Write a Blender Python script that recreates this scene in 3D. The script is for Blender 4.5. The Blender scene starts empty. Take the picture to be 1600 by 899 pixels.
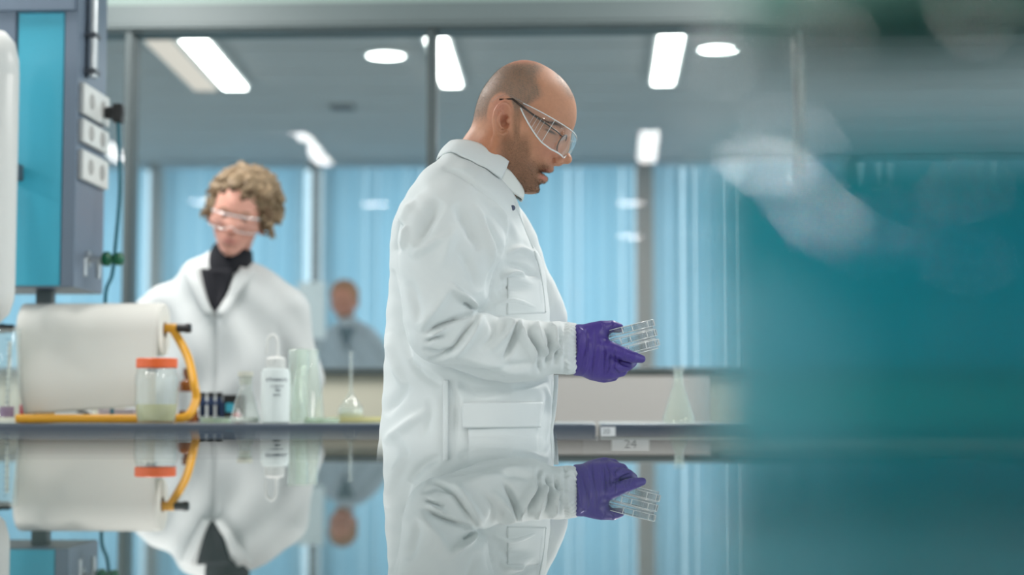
import bpy, math, random
import numpy as np
from mathutils import Vector, Matrix
from mathutils.bvhtree import BVHTree

SC = bpy.context.scene
COL = SC.collection
R = math.radians
rng = np.random.default_rng(7)
random.seed(7)

# ------------------------------------------------------------------ camera, world, exposure
ZC = 1.05
YAW, PITCH = R(2.55), math.atan(190.5 / 2700)
cam_d = bpy.data.cameras.new('camera'); cam = bpy.data.objects.new('camera', cam_d); COL.objects.link(cam)
cam.location = (0, 0, ZC); cam.rotation_euler = (math.pi / 2 + PITCH, 0, YAW)
cam_d.sensor_width = 36; cam_d.lens = 36 * 2700 / 1600
cam_d.clip_start = 0.02; cam_d.clip_end = 100
cam_d.dof.use_dof = True; cam_d.dof.focus_distance = 3.08
cam_d.dof.aperture_fstop = 2.3
SC.camera = cam
SC.view_settings.view_transform = 'Standard'
SC.view_settings.look = 'None'
SC.view_settings.gamma = 1
SC.view_settings.exposure = 0.12
SC.view_settings.use_curve_mapping = False
SC.cycles.max_bounces = 10
SC.cycles.transparent_max_bounces = 24
SC.cycles.transmission_bounces = 10
SC.cycles.caustics_reflective = False
SC.cycles.caustics_refractive = False
SC.cycles.use_denoising = True
SC.cycles.sample_clamp_indirect = 6

world = bpy.data.worlds.new('daylight'); SC.world = world; world.use_nodes = True
wn = world.node_tree; bg = wn.nodes['Background']
bg.inputs[0].default_value = (0.80, 0.93, 1.0, 1); bg.inputs[1].default_value = 1.35

def area_light(name, loc, sx, sy, power, color, rot=(0, 0, 0)):
    l = bpy.data.lights.new(name, 'AREA'); l.shape = 'RECTANGLE'; l.size = sx; l.size_y = sy
    l.energy = power; l.color = color
    o = bpy.data.objects.new(name, l); COL.objects.link(o); o.location = loc; o.rotation_euler = rot
    return o
# unseen lamps added to light the near room (their fixtures are built below at the same places)
NEAR_FILLS = [(-4.1, 1.2), (3.3, 1.2), (-1.7, 4.55), (0.9, 4.55), (-4.1, -1.2)]
FAR_FILLS = [(-3.2, 8.0), (0.2, 8.0), (3.2, 8.0), (-3.2, 11.0), (0.2, 11.2), (3.2, 11.0)]  # area lights added without fixtures to brighten the far room
for lx, ly in NEAR_FILLS:
    area_light('added_near_light', (lx, ly, 2.845), 0.24, 1.4, 52, (1.0, 0.97, 0.93))

# ------------------------------------------------------------------ pixel -> place
cY, sY, cP, sP = math.cos(YAW), math.sin(YAW), math.cos(PITCH), math.sin(PITCH)
RIGHT = np.array([cY, sY, 0.0]); FWD = np.array([-sY * cP, cY * cP, sP]); UP = np.array([sY * sP, -cY * sP, cP])
def P(px, py, Y):
    """world point on the plane at depth Y seen at that point of the photograph"""
    d = FWD + RIGHT * ((px - 800) / 2700) - UP * ((py - 449.5) / 2700)
    return Vector((d * (Y / d[1])) + np.array([0, 0, ZC]))
def PX(px, Y, py=640): return P(px, py, Y).x
def PZ(py, Y, px=800): return P(px, py, Y).z
def proj(X, Y, Z):
    q = np.stack([X, Y, Z - ZC], -1)
    d = q @ FWD
    return 800 + 2700 * (q @ RIGHT) / d, 449.5 - 2700 * (q @ UP) / d
def poly_px(pts, Y): return np.array([[P(a, b, Y).x, P(a, b, Y).z] for a, b in pts])

# ------------------------------------------------------------------ tagging
def tag(o, label=None, cat=None, group=None, kind=None):
    if label: o['label'] = label
    if cat: o['category'] = cat
    if group: o['group'] = group
    if kind: o['kind'] = kind
    return o
def empty(name, loc=(0, 0, 0), rz=0, label=None, cat=None, group=None):
    o = bpy.data.objects.new(name, None); COL.objects.link(o); o.location = loc; o.rotation_euler = (0, 0, rz)
    o.empty_display_size = 0.05
    return tag(o, label, cat, group)
def copy_tree(o, parent=None):
    c = o.copy(); COL.objects.link(c); c.parent = parent
    if parent is not None: c.matrix_parent_inverse = o.matrix_parent_inverse.copy()
    for ch in list(o.children): copy_tree(ch, c)
    return c

# ------------------------------------------------------------------ materials
def new_mat(name):
    m = bpy.data.materials.new(name); m.use_nodes = True
    return m, m.node_tree, m.node_tree.nodes['Principled BSDF']
def mat(name, col, rough=0.5, metal=0.0, bump=0.0, bscale=60, vary=0.0, vscale=6, coat=0.0, spec=0.5, trans=0.0, ior=1.5, emit=None, estr=0, sss=0.0, stretch=None, attr=False):
    m, nt, b = new_mat(name)
    b.inputs['Base Color'].default_value = (*col, 1); b.inputs['Roughness'].default_value = rough
    b.inputs['Metallic'].default_value = metal; b.inputs['Coat Weight'].default_value = coat
    b.inputs['Specular IOR Level'].default_value = spec
    b.inputs['Transmission Weight'].default_value = trans; b.inputs['IOR'].default_value = ior
    if sss:
        b.inputs['Subsurface Weight'].default_value = sss; b.inputs['Subsurface Radius'].default_value = (1, .35, .2); b.inputs['Subsurface Scale'].default_value = 0.006
    if emit: b.inputs['Emission Color'].default_value = (*emit, 1); b.inputs['Emission Strength'].default_value = estr
    tc = nt.nodes.new('ShaderNodeTexCoord'); vec = tc.outputs['Object']
    if stretch:
        mp = nt.nodes.new('ShaderNodeMapping'); mp.inputs['Scale'].default_value = stretch
        nt.links.new(vec, mp.inputs[0]); vec = mp.outputs[0]
    src = None
    if attr:
        a = nt.nodes.new('ShaderNodeVertexColor'); a.layer_name = 'Col'; src = a.outputs[0]
        nt.links.new(src, b.inputs['Base Color'])
    if vary:
        n = nt.nodes.new('ShaderNodeTexNoise'); n.inputs['Scale'].default_value = vscale; n.inputs['Detail'].default_value = 4
        nt.links.new(vec, n.inputs['Vector'])
        mr = nt.nodes.new('ShaderNodeMapRange'); mr.inputs[3].default_value = 1 - vary; mr.inputs[4].default_value = 1 + vary
        nt.links.new(n.outputs[0], mr.inputs[0])
        mx = nt.nodes.new('ShaderNodeMix'); mx.data_type = 'RGBA'; mx.blend_type = 'MULTIPLY'; mx.inputs[0].default_value = 1
        if src: nt.links.new(src, mx.inputs[6])
        else: mx.inputs[6].default_value = (*col, 1)
        nt.links.new(mr.outputs[0], mx.inputs[7]); nt.links.new(mx.outputs[2], b.inputs['Base Color'])
    if bump:
        n = nt.nodes.new('ShaderNodeTexNoise'); n.inputs['Scale'].default_value = bscale; n.inputs['Detail'].default_value = 3
        nt.links.new(vec, n.inputs['Vector'])
        bp = nt.nodes.new('ShaderNodeBump'); bp.inputs['Strength'].default_value = bump; bp.inputs['Distance'].default_value = 0.002
        nt.links.new(n.outputs[0], bp.inputs['Height']); nt.links.new(bp.outputs[0], b.inputs['Normal'])
    return m
def thin_glass(name, tint=(1, 1, 1), refl=1.0, ior=1.5, rough=0.0, haze=0.0, hcol=(.8, .85, .85)):
    m = bpy.data.materials.new(name); m.use_nodes = True; nt = m.node_tree; nt.nodes.clear()
    out = nt.nodes.new('ShaderNodeOutputMaterial'); tr = nt.nodes.new('ShaderNodeBsdfTransparent'); tr.inputs[0].default_value = (*tint, 1)
    gl = nt.nodes.new('ShaderNodeBsdfGlossy'); gl.inputs['Roughness'].default_value = rough
    fr = nt.nodes.new('ShaderNodeFresnel'); fr.inputs[0].default_value = ior
    ml = nt.nodes.new('ShaderNodeMath'); ml.operation = 'MULTIPLY'; ml.inputs[1].default_value = refl; ml.use_clamp = True
    ge = nt.nodes.new('ShaderNodeNewGeometry'); iv = nt.nodes.new('ShaderNodeMath'); iv.operation = 'SUBTRACT'; iv.inputs[0].default_value = 1
    nt.links.new(ge.outputs['Backfacing'], iv.inputs[1]); m0 = nt.nodes.new('ShaderNodeMath'); m0.operation = 'MULTIPLY'
    nt.links.new(fr.outputs[0], m0.inputs[0]); nt.links.new(iv.outputs[0], m0.inputs[1]); nt.links.new(m0.outputs[0], ml.inputs[0])
    mx = nt.nodes.new('ShaderNodeMixShader'); nt.links.new(ml.outputs[0], mx.inputs[0]); nt.links.new(tr.outputs[0], mx.inputs[1]); nt.links.new(gl.outputs[0], mx.inputs[2])
    last = mx
    if haze:
        df = nt.nodes.new('ShaderNodeBsdfDiffuse'); df.inputs[0].default_value = (*hcol, 1)
        m2 = nt.nodes.new('ShaderNodeMixShader'); m2.inputs[0].default_value = haze
        nt.links.new(mx.outputs[0], m2.inputs[1]); nt.links.new(df.outputs[0], m2.inputs[2]); last = m2
    nt.links.new(last.outputs[0], out.inputs[0])
    return m
def emis(name, col, s):
    m = bpy.data.materials.new(name); m.use_nodes = True; nt = m.node_tree; nt.nodes.clear()
    out = nt.nodes.new('ShaderNodeOutputMaterial'); e = nt.nodes.new('ShaderNodeEmission'); e.inputs[0].default_value = (*col, 1); e.inputs[1].default_value = s
    nt.links.new(e.outputs[0], out.inputs[0]); return m
def translucent(name, col, tcol, f=0.5):
    m = bpy.data.materials.new(name); m.use_nodes = True; nt = m.node_tree; nt.nodes.clear()
    out = nt.nodes.new('ShaderNodeOutputMaterial'); d = nt.nodes.new('ShaderNodeBsdfDiffuse'); t = nt.nodes.new('ShaderNodeBsdfTranslucent')
    d.inputs[0].default_value = (*col, 1); t.inputs[0].default_value = (*tcol, 1)
    mx = nt.nodes.new('ShaderNodeMixShader'); mx.inputs[0].default_value = f
    nt.links.new(d.outputs[0], mx.inputs[1]); nt.links.new(t.outputs[0], mx.inputs[2]); nt.links.new(mx.outputs[0], out.inputs[0])
    return m

M = {}
M['floor'] = mat('grey_vinyl_floor', (.50, .54, .55), .4, vary=.06, vscale=12)
M['ceiling'] = mat('grey_ceiling_tile', (.50, .50, .50), .9, vary=.05, vscale=3, bump=.2, bscale=40)
M['wall'] = mat('cream_wall_paint', (.56, .55, .45), .7, vary=.02)
M['wallgrey'] = mat('pale_grey_wall_panel', (.43, .425, .41), .6, vary=.02)
M['frame'] = mat('grey_aluminium_frame', (.085, .11, .115), .4, metal=.3, vary=.03)
M['framelight'] = mat('light_grey_header_paint', (.17, .215, .22), .45, vary=.03)
M['headerpale'] = mat('pale_header_panel', (.34, .45, .42), .5, vary=.03)
M['pillar'] = mat('beige_window_pillar', (.52, .45, .42), .6, vary=.03)
M['glasspane'] = thin_glass('partition_window_glass', (.93, .97, .97), 1.0, 1.5)
M['winglass'] = thin_glass('outer_window_glass', (.85, .93, .97), 1.0, 1.5)
M['blind'] = translucent('blue_blind_fabric', (.50, .66, .76), (.62, .84, .93), .75)
M['rail'] = mat('blind_rail_plastic', (.50, .62, .70), .5)
M['lampon'] = emis('lit_lamp_diffuser', (1, .98, .94), 9)
M['lampnear'] = emis('bright_lamp_diffuser', (1, .98, .95), 34)
M['lampnearghost'] = emis('near_ghost_strip', (1, .93, .86), 9)
M['lampghost'] = emis('far_ghost_strip', (1, .90, .80), 0.75)
M['whiteplastic'] = mat('white_plastic', (.75, .76, .74), .35, vary=.02)
M['benchtop'] = mat('bench_top_laminate', (.40, .44, .44), .18, vary=.04, vscale=20)
M['benchedge'] = mat('blue_grey_bench_edge', (.062, .083, .115), .3, vary=.05)
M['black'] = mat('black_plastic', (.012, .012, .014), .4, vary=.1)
M['cabgrey'] = mat('blue_grey_cabinet_steel', (.17, .22, .29), .4, metal=.15, vary=.04)
M['cyan'] = mat('cyan_panel', (.055, .44, .60), .35, vary=.03)
M['cream'] = mat('cream_cupboard_door', (.66, .66, .58), .45, vary=.02)
M['tablegloss'] = mat('polished_glass_table_top', (.06, .09, .085), 0.0, spec=.5, ior=2.5)
M['paper'] = mat('white_tissue_paper', (.80, .79, .74), .9, bump=.15, bscale=250)
M['card'] = mat('brown_card_core', (.30, .24, .18), .9)
M['yellow'] = mat('yellow_painted_tube', (.75, .36, .015), .35, vary=.05)
M['orange'] = mat('orange_plastic_lid', (.85, .14, .03), .4, vary=.03)
M['clear'] = thin_glass('clear_lab_glass', (.965, .98, .975), 1.5, 1.5, .02, .08, (.92, .95, .93))
M['cleargreen'] = thin_glass('greenish_lab_glass', (.965, .985, .965), 1.5, 1.5, .02, .09, (.88, .95, .9))
M['agar'] = mat('pale_yellow_liquid', (.74, .70, .36), .2, trans=.2, ior=1.33)
M['milky'] = mat('milky_white_liquid', (.72, .76, .70), .3)
M['wash'] = mat('translucent_white_polythene', (.72, .78, .77), .4, sss=.0, vary=.02)
M['ink'] = mat('dark_blue_ink', (.03, .06, .10), .6)
M['inkgrey'] = mat('grey_ink', (.25, .28, .30), .6)
M['amber'] = mat('amber_bottle_glass', (.30, .09, .015), .15, vary=.1)
M['navy'] = mat('navy_plastic', (.02, .05, .14), .4, vary=.1)
M['red'] = mat('red_plastic', (.55, .02, .04), .4)
M['pinkbox'] = mat('pale_pink_card', (.62, .50, .52), .7)
M['green'] = mat('green_tap_plastic', (.0, .12, .05), .35, vary=.1)
M['tealcable'] = mat('teal_rubber_cable', (.01, .14, .19), .5)
M['steel'] = mat('brushed_steel', (.55, .58, .60), .3, metal=.9)
M['greydark'] = mat('dark_grey_metal', (.13, .14, .16), .4, metal=.5)
M['coat'] = mat('white_lab_coat_cotton', (.76, .80, .80), .85, bump=.12, bscale=900, vary=.02, vscale=10)
M['coat2'] = mat('pale_lab_coat_cotton', (.66, .69, .69), .85, vary=.03)
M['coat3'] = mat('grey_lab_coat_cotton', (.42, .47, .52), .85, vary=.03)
M['shirt'] = mat('white_shirt_cotton', (.80, .82, .79), .8, bump=.1, bscale=900)
M['button'] = mat('ivory_button', (.72, .70, .55), .3)
M['stud'] = mat('dark_metal_stud', (.10, .11, .16), .3, metal=.8)
M['skin'] = mat('skin', (.6, .36, .27), .56, bump=.16, bscale=420, vary=.10, vscale=160, sss=.12, attr=True)
M['skinplain'] = mat('hand_skin', (.56, .33, .25), .5, sss=.1)
M['hair'] = mat('dark_stubble_hair', (.13, .075, .045), .6)
M['hairlight'] = mat('cropped_greying_hair', (.20, .16, .125), .6)
M['blonde'] = mat('curly_blonde_hair', (.27, .19, .11), .6, vary=.5, vscale=28, bump=.8, bscale=70)
M['hairdark'] = mat('darker_blonde_roots', (.14, .085, .045), .7, vary=.3, vscale=40)
M['auburn'] = mat('auburn_hair', (.42, .20, .11), .7, vary=.2, vscale=30)
M['turtle'] = mat('black_knit_wool', (.006, .007, .012), .9, bump=.3, bscale=200)
M['glove'] = mat('purple_nitrile_rubber', (.068, .040, .27), .38, bump=.25, bscale=90, vary=.08, vscale=30)
M['trouser'] = mat('dark_blue_denim', (.03, .045, .08), .85, vary=.1)
M['shoe'] = mat('black_shoe_leather', (.015, .015, .016), .35)
M['goggle'] = thin_glass('clear_goggle_plastic', (.975, .98, .98), 1.1, 1.5, .03, .03, (.92, .94, .94))  # slight haze stands in for glare on the clear plastic
M['jarglass'] = thin_glass('thick_jar_glass', (.985, .995, .99), 1.1, 1.5)
M['brightrim'] = mat('edge_lit_rim', (.95, .97, .97), .08, trans=.2, ior=1.45)  # edge-lit brightness put into the colour of clear rims and ribs
M['lensframe'] = mat('dark_spectacle_metal', (.05, .035, .03), .3, metal=.6)
M['dishthin'] = thin_glass('clear_dish_plastic', (.93, .945, .95), 1.4, 1.5, .02, .03, (.85, .88, .90))
M['dish'] = mat('clear_polystyrene', (.98, .99, 1), .02, trans=1.0, ior=1.45)
M['eye'] = mat('eye_white', (.7, .68, .65), .15)
M['iris'] = mat('dark_iris', (.03, .025, .02), .1)
M['blue_liquid'] = mat('blue_liquid', (.0, .38, .47), .25, trans=.4, ior=1.06, spec=.1)
M['greenlid'] = mat('sea_green_plastic_lid', (.16, .38, .31), .45, vary=.05)
M['white_board'] = mat('white_card', (.85, .90, .93), .7)
M['tie'] = mat('slate_grey_cloth', (.14, .19, .22), .9)
M['label'] = mat('white_label_paper', (.74, .76, .78), .6)

# ------------------------------------------------------------------ mesh helpers
class MB:
    def __init__(s): s.v = []; s.f = []; s.bev = False
    def add(s, vs, fs):
        n = len(s.v); s.v += [tuple(v) for v in vs]; s.f += [tuple(i + n for i in f) for f in fs]; return s
    def box(s, x0, y0, z0, x1, y1, z1, b=0.0):
        if b <= 0:
            vs = [(x, y, z) for z in (z0, z1) for y in (y0, y1) for x in (x0, x1)]
            return s.add(vs, [(0, 2, 3, 1), (4, 5, 7, 6), (0, 1, 5, 4), (2, 6, 7, 3), (0, 4, 6, 2), (1, 3, 7, 5)])
        s.bev = True; b = min(b, (x1 - x0) * .45, (y1 - y0) * .45, (z1 - z0) * .45)
        import bmesh
        bm = bmesh.new(); bmesh.ops.create_cube(bm, size=1)
        for v in bm.verts: v.co = Vector((x0 + (v.co.x + .5) * (x1 - x0), y0 + (v.co.y + .5) * (y1 - y0), z0 + (v.co.z + .5) * (z1 - z0)))
        bmesh.ops.bevel(bm, geom=list(bm.edges), offset=b, segments=2, affect='EDGES', profile=.5)
        bm.verts.index_update()
        s.add([v.co[:] for v in bm.verts], [[v.index for v in f.verts] for f in bm.faces]); bm.free(); return s
    def lathe(s, prof, seg=40, c=(0, 0, 0), axis='Z', rot=None):
        vs = []; fs = []
        for r, h in prof:
            for k in range(seg):
                a = 2 * math.pi * k / seg; x, y, z = r * math.cos(a), r * math.sin(a), h
                if axis == 'X': x, y, z = h, x, y
                elif axis == 'Y': x, y, z = y, h, x
                p = Vector((x, y, z))
                if rot: p = rot @ p
                vs.append((p.x + c[0], p.y + c[1], p.z + c[2]))
        n = len(prof)
        for i in range(n - 1):
            for k in range(seg):
                a, b2 = i * seg + k, i * seg + (k + 1) % seg
                fs.append((a, b2, b2 + seg, a + seg))
        if prof[0][0] > 1e-6: fs.append(tuple(range(seg))[::-1])
        if prof[-1][0] > 1e-6: fs.append(tuple((n - 1) * seg + k for k in range(seg)))
        return s.add(vs, fs)
    def tube(s, pts, r, seg=12, closed=False):
        pts = [Vector(p) for p in pts]; n = len(pts); rr = r if hasattr(r, '__len__') else [r] * n
        vs = []; fs = []; u = None
        for i, p in enumerate(pts):
            a = pts[(i - 1) % n] if (closed or i > 0) else p; b = pts[(i + 1) % n] if (closed or i < n - 1) else p
            t = (b - a).normalized()
            if u is None: u = t.orthogonal().normalized()
            u = (u - t * u.dot(t)).normalized(); w = t.cross(u)
            for k in range(seg):
                an = 2 * math.pi * k / seg; vs.append(tuple(p + (u * math.cos(an) + w * math.sin(an)) * rr[i]))
        for i in range(n if closed else n - 1):
            for k in range(seg):
                a = i * seg + k; b = i * seg + (k + 1) % seg; j = ((i + 1) % n) * seg
                fs.append((a, b, j + (k + 1) % seg, j + k))
        if not closed: fs.append(tuple(range(seg))[::-1]); fs.append(tuple((n - 1) * seg + k for k in range(seg)))
        return s.add(vs, fs)
    def build(s, name, m, parent=None, smooth=True, sharp=35):
        me = bpy.data.meshes.new(name); me.from_pydata(s.v, [], s.f); me.validate()
        import bmesh
        bm = bmesh.new(); bm.from_mesh(me); bmesh.ops.recalc_face_normals(bm, faces=bm.faces); bm.to_mesh(me); bm.free()
        me.materials.append(m)
        if smooth:
            me.polygons.foreach_set('use_smooth', [True] * len(me.polygons))
            me.set_sharp_from_angle(angle=R(sharp))
        o = bpy.data.objects.new(name, me); COL.objects.link(o)
        if s.bev: wmod = o.modifiers.new('flat_faces', 'WEIGHTED_NORMAL'); wmod.keep_sharp = True; wmod.weight = 100
        if parent is not None:
            o.parent = parent
            o.matrix_parent_inverse = world_of(parent).inverted()
        return o
def world_of(o):
    m = o.matrix_basis.copy()
    if o.parent is not None: m = world_of(o.parent) @ o.matrix_parent_inverse @ m
    return m
def struct(name, mb, m, **k):
    o = mb.build(name, m, **k); o['kind'] = 'structure'; return o
def spline(pts, n=8, closed=False):
    pts = [Vector(p) for p in pts]; out = []; N = len(pts)
    for i in range(N if closed else N - 1):
        g = lambda j: pts[j % N] if closed else pts[max(0, min(N - 1, j))]
        p0, p1, p2, p3 = g(i - 1), g(i), g(i + 1), g(i + 2)
        for k in range(n):
            t = k / n
            out.append(0.5 * ((2 * p1) + (p2 - p0) * t + (2 * p0 - 5 * p1 + 4 * p2 - p3) * t * t + (3 * p1 - p0 - 3 * p2 + p3) * t ** 3))
    if not closed: out.append(pts[-1])
    return out

def surface_nets(F, xs, ys, zs):
    s = F < 0
    c = [s[i:s.shape[0] - 1 + i, j:s.shape[1] - 1 + j, k:s.shape[2] - 1 + k] for i in (0, 1) for j in (0, 1) for k in (0, 1)]
    allc = np.logical_and.reduce(c); anyc = np.logical_or.reduce(c); act = anyc & ~allc
    idx = np.full(act.shape, -1, np.int32); A = np.argwhere(act); idx[act] = np.arange(len(A))
    pos = np.zeros((len(A), 3)); cnt = np.zeros(len(A)); I, J, K = A.T
    co = (xs, ys, zs)
    for ax in range(3):
        o1, o2 = [a for a in range(3) if a != ax]
        for a in (0, 1):
            for b in (0, 1):
                d0 = [0, 0, 0]; d0[o1] = a; d0[o2] = b; d1 = list(d0); d1[ax] = 1
                fa = F[I + d0[0], J + d0[1], K + d0[2]]; fb = F[I + d1[0], J + d1[1], K + d1[2]]
                m = (fa < 0) != (fb < 0); t = fa[m] / (fa[m] - fb[m])
                p = np.empty((m.sum(), 3)); ij = [I[m], J[m], K[m]]
                for q in range(3):
                    if q == ax: p[:, q] = co[q][ij[q]] * (1 - t) + co[q][ij[q] + 1] * t
                    else: p[:, q] = co[q][ij[q] + d0[q]]
                pos[m] += p; cnt[m] += 1
    pos /= cnt[:, None]
    faces = []
    d = s[:-1, 1:-1, 1:-1] != s[1:, 1:-1, 1:-1]; e = np.argwhere(d); i, j, k = e[:, 0], e[:, 1] + 1, e[:, 2] + 1
    q = np.stack([idx[i, j - 1, k - 1], idx[i, j, k - 1], idx[i, j, k], idx[i, j - 1, k]], 1); fl = ~s[i, j, k]; q[fl] = q[fl][:, ::-1]; faces.append(q)
    d = s[1:-1, :-1, 1:-1] != s[1:-1, 1:, 1:-1]; e = np.argwhere(d); i, j, k = e[:, 0] + 1, e[:, 1], e[:, 2] + 1
    q = np.stack([idx[i - 1, j, k - 1], idx[i - 1, j, k], idx[i, j, k], idx[i, j, k - 1]], 1); fl = ~s[i, j, k]; q[fl] = q[fl][:, ::-1]; faces.append(q)
    d = s[1:-1, 1:-1, :-1] != s[1:-1, 1:-1, 1:]; e = np.argwhere(d); i, j, k = e[:, 0] + 1, e[:, 1] + 1, e[:, 2]
    q = np.stack([idx[i - 1, j - 1, k], idx[i, j - 1, k], idx[i, j, k], idx[i - 1, j, k]], 1); fl = ~s[i, j, k]; q[fl] = q[fl][:, ::-1]; faces.append(q)
    return pos, np.concatenate(faces)
def lap(pos, F, it=2, lam=.5):
    e = np.concatenate([F[:, [0, 1]], F[:, [1, 2]], F[:, [2, 3]], F[:, [3, 0]]]); a = np.concatenate([e[:, 0], e[:, 1]]); b = np.concatenate([e[:, 1], e[:, 0]])
    n = len(pos); cnt = np.bincount(a, minlength=n)[:, None]
    for _ in range(it):
        s = np.stack([np.bincount(a, weights=pos[b, q], minlength=n) for q in range(3)], 1)
        pos = pos * (1 - lam) + lam * s / np.maximum(cnt, 1)
    return pos
def vnormals(pos, F):
    n = np.cross(pos[F[:, 2]] - pos[F[:, 0]], pos[F[:, 3]] - pos[F[:, 1]]); out = np.zeros_like(pos)
    for q in range(4):
        for a in range(3): out[:, a] += np.bincount(F[:, q], weights=n[:, a], minlength=len(pos))
    return out / np.maximum(np.linalg.norm(out, axis=1, keepdims=True), 1e-12)
def mesh_np(name, pos, F, m, parent=None, col=None, matrix=None):
    if matrix is not None:
        mm = np.array(matrix); pos = pos @ mm[:3, :3].T + mm[:3, 3]
    me = bpy.data.meshes.new(name); me.vertices.add(len(pos)); me.vertices.foreach_set('co', pos.astype(np.float32).ravel())
    me.loops.add(F.size); me.loops.foreach_set('vertex_index', F.astype(np.int32).ravel())
    me.polygons.add(len(F)); me.polygons.foreach_set('loop_start', np.arange(0, F.size, F.shape[1], dtype=np.int32))
    me.update(calc_edges=True); me.polygons.foreach_set('use_smooth', [True] * len(F))
    me.materials.append(m)
    if col is not None:
        at = me.color_attributes.new('Col', 'FLOAT_COLOR', 'POINT'); at.data.foreach_set('color', np.concatenate([col, np.ones((len(col), 1))], 1).astype(np.float32).ravel())
    me.update()
    o = bpy.data.objects.new(name, me); COL.objects.link(o)
    if parent is not None:
        o.parent = parent; o.matrix_parent_inverse = world_of(parent).inverted()
    return o

# ---- fields
def poly_sd(U, V, poly):
    """signed distance, positive inside"""
    best = np.full(U.shape, 1e9); ins = np.zeros(U.shape, bool); n = len(poly)
    for i in range(n):
        x0, y0 = poly[i]; x1, y1 = poly[(i + 1) % n]; dx, dy = x1 - x0, y1 - y0
        t = np.clip(((U - x0) * dx + (V - y0) * dy) / (dx * dx + dy * dy + 1e-15), 0, 1)
        best = np.minimum(best, (U - x0 - t * dx) ** 2 + (V - y0 - t * dy) ** 2)
        c = (y0 > V) != (y1 > V)
        if y1 != y0: ins ^= c & (U < (x1 - x0) * (V - y0) / (y1 - y0) + x0)
    d = np.sqrt(best); return np.where(ins, d, -d)
def smooth_poly(poly, n=5):
    return np.array([(p.x, p.y) for p in spline([(a, b, 0) for a, b in poly], n, True)])
def tps(pts, vals, U, V, lam=1e-7):
    pts = np.asarray(pts, float); vals = np.asarray(vals, float); n = len(pts)
    def k(d2): return np.where(d2 > 1e-14, d2 * np.log(np.maximum(d2, 1e-14)), 0)
    D = ((pts[:, None] - pts[None]) ** 2).sum(-1); A = np.zeros((n + 3, n + 3)); A[:n, :n] = k(D) + lam * np.eye(n)
    A[:n, n] = 1; A[:n, n + 1:] = pts; A[n, :n] = 1; A[n + 1:, :n] = pts.T
    w = np.linalg.solve(A, np.concatenate([vals, [0, 0, 0]]))
    o = w[n] + w[n + 1] * U + w[n + 2] * V
    for i in range(n): o = o + w[i] * k((U - pts[i, 0]) ** 2 + (V - pts[i, 1]) ** 2)
    return o
def smin(a, b, k): h = np.maximum(k - np.abs(a - b), 0) / k; return np.minimum(a, b) - h * h * k * .25
def smax(a, b, k): return -smin(-a, -b, k)
def slab(X, Y, Z, poly, W, Rr, l0=0.0):
    """body of outline poly in the X-Z plane with lateral half width W and edge rounding Rr (fields on the X-Z grid)"""
    U, V = np.meshgrid(X, Z, indexing='ij'); d = poly_sd(U, V, poly); t = np.clip(d / Rr, -3, 1)
    g = 2 * t - t * t; g = np.where(t < 0, 2 * t, g)
    W = np.broadcast_to(W, U.shape); W2 = W * W * g; l0 = np.broadcast_to(l0, U.shape)
    f = ((Y[None, :, None] - l0[:, None, :]) ** 2 - W2[:, None, :]) / (2 * W[:, None, :])
    # outside the outline cap the value at the 2-D distance
    return f
def ell(X, Y, Z, c, r, rot=None):
    p = [X[:, None, None] - c[0], Y[None, :, None] - c[1], Z[None, None, :] - c[2]]
    if rot is not None:
        m = np.array(rot.transposed()); p = [m[i, 0] * p[0] + m[i, 1] * p[1] + m[i, 2] * p[2] for i in range(3)]
    k = np.sqrt((p[0] / r[0]) ** 2 + (p[1] / r[1]) ** 2 + (p[2] / r[2]) ** 2)
    return (k - 1) * min(r)
def cone_chain(X, Y, Z, pts, rad, k=0.0, flat=None):
    f = None
    for i in range(len(pts) - 1):
        a, b = np.array(pts[i], float), np.array(pts[i + 1], float); ba = b - a
        p = [X[:, None, None] - a[0], Y[None, :, None] - a[1], Z[None, None, :] - a[2]]
        t = np.clip((p[0] * ba[0] + p[1] * ba[1] + p[2] * ba[2]) / (ba @ ba), 0, 1)
        d = np.sqrt((p[0] - t * ba[0]) ** 2 + (p[1] - t * ba[1]) ** 2 + (p[2] - t * ba[2]) ** 2) - (rad[i] + (rad[i + 1] - rad[i]) * t)
        f = d if f is None else (smin(f, d, k) if k else np.minimum(f, d))
    return f
def ax_grid(lo, hi, h, flo=None, fhi=None, hc=None):
    if flo is None: return np.arange(lo, hi + h, h)
    return np.concatenate([np.arange(lo, flo, hc), np.arange(flo, fhi, h), np.arange(fhi, hi + hc, hc)])

def fold_disp(px, py, folds, unit=1.0, ws=1.0):
    out = np.zeros(len(px))
    for pts, amp, w1, *rest in folds:
        w2 = rest[0] if rest else w1
        pts = [(p.x, p.y) for p in spline([(a, b, 0) for a, b in pts], 6)]
        n = len(pts); best = np.full(len(px), 1e9); sgn = np.zeros(len(px)); par = np.zeros(len(px))
        for i in range(n - 1):
            x0, y0 = pts[i]; dx, dy = pts[i + 1][0] - x0, pts[i + 1][1] - y0; L = dx * dx + dy * dy + 1e-9
            t = np.clip(((px - x0) * dx + (py - y0) * dy) / L, 0, 1)
            ex, ey = px - x0 - t * dx, py - y0 - t * dy; d = ex * ex + ey * ey; m = d < best
            best[m] = d[m]; sgn[m] = (dx * ey - dy * ex)[m]; par[m] = ((i + t) / (n - 1))[m]
        w = ws * np.where(sgn > 0, w2, w1); d = np.sqrt(best)
        tap = np.clip(np.minimum(par, 1 - par) / .32 + .04, 0, 1)
        out += amp * np.exp(-(d / w) ** 2) * tap
    return out * .001 * unit

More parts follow.
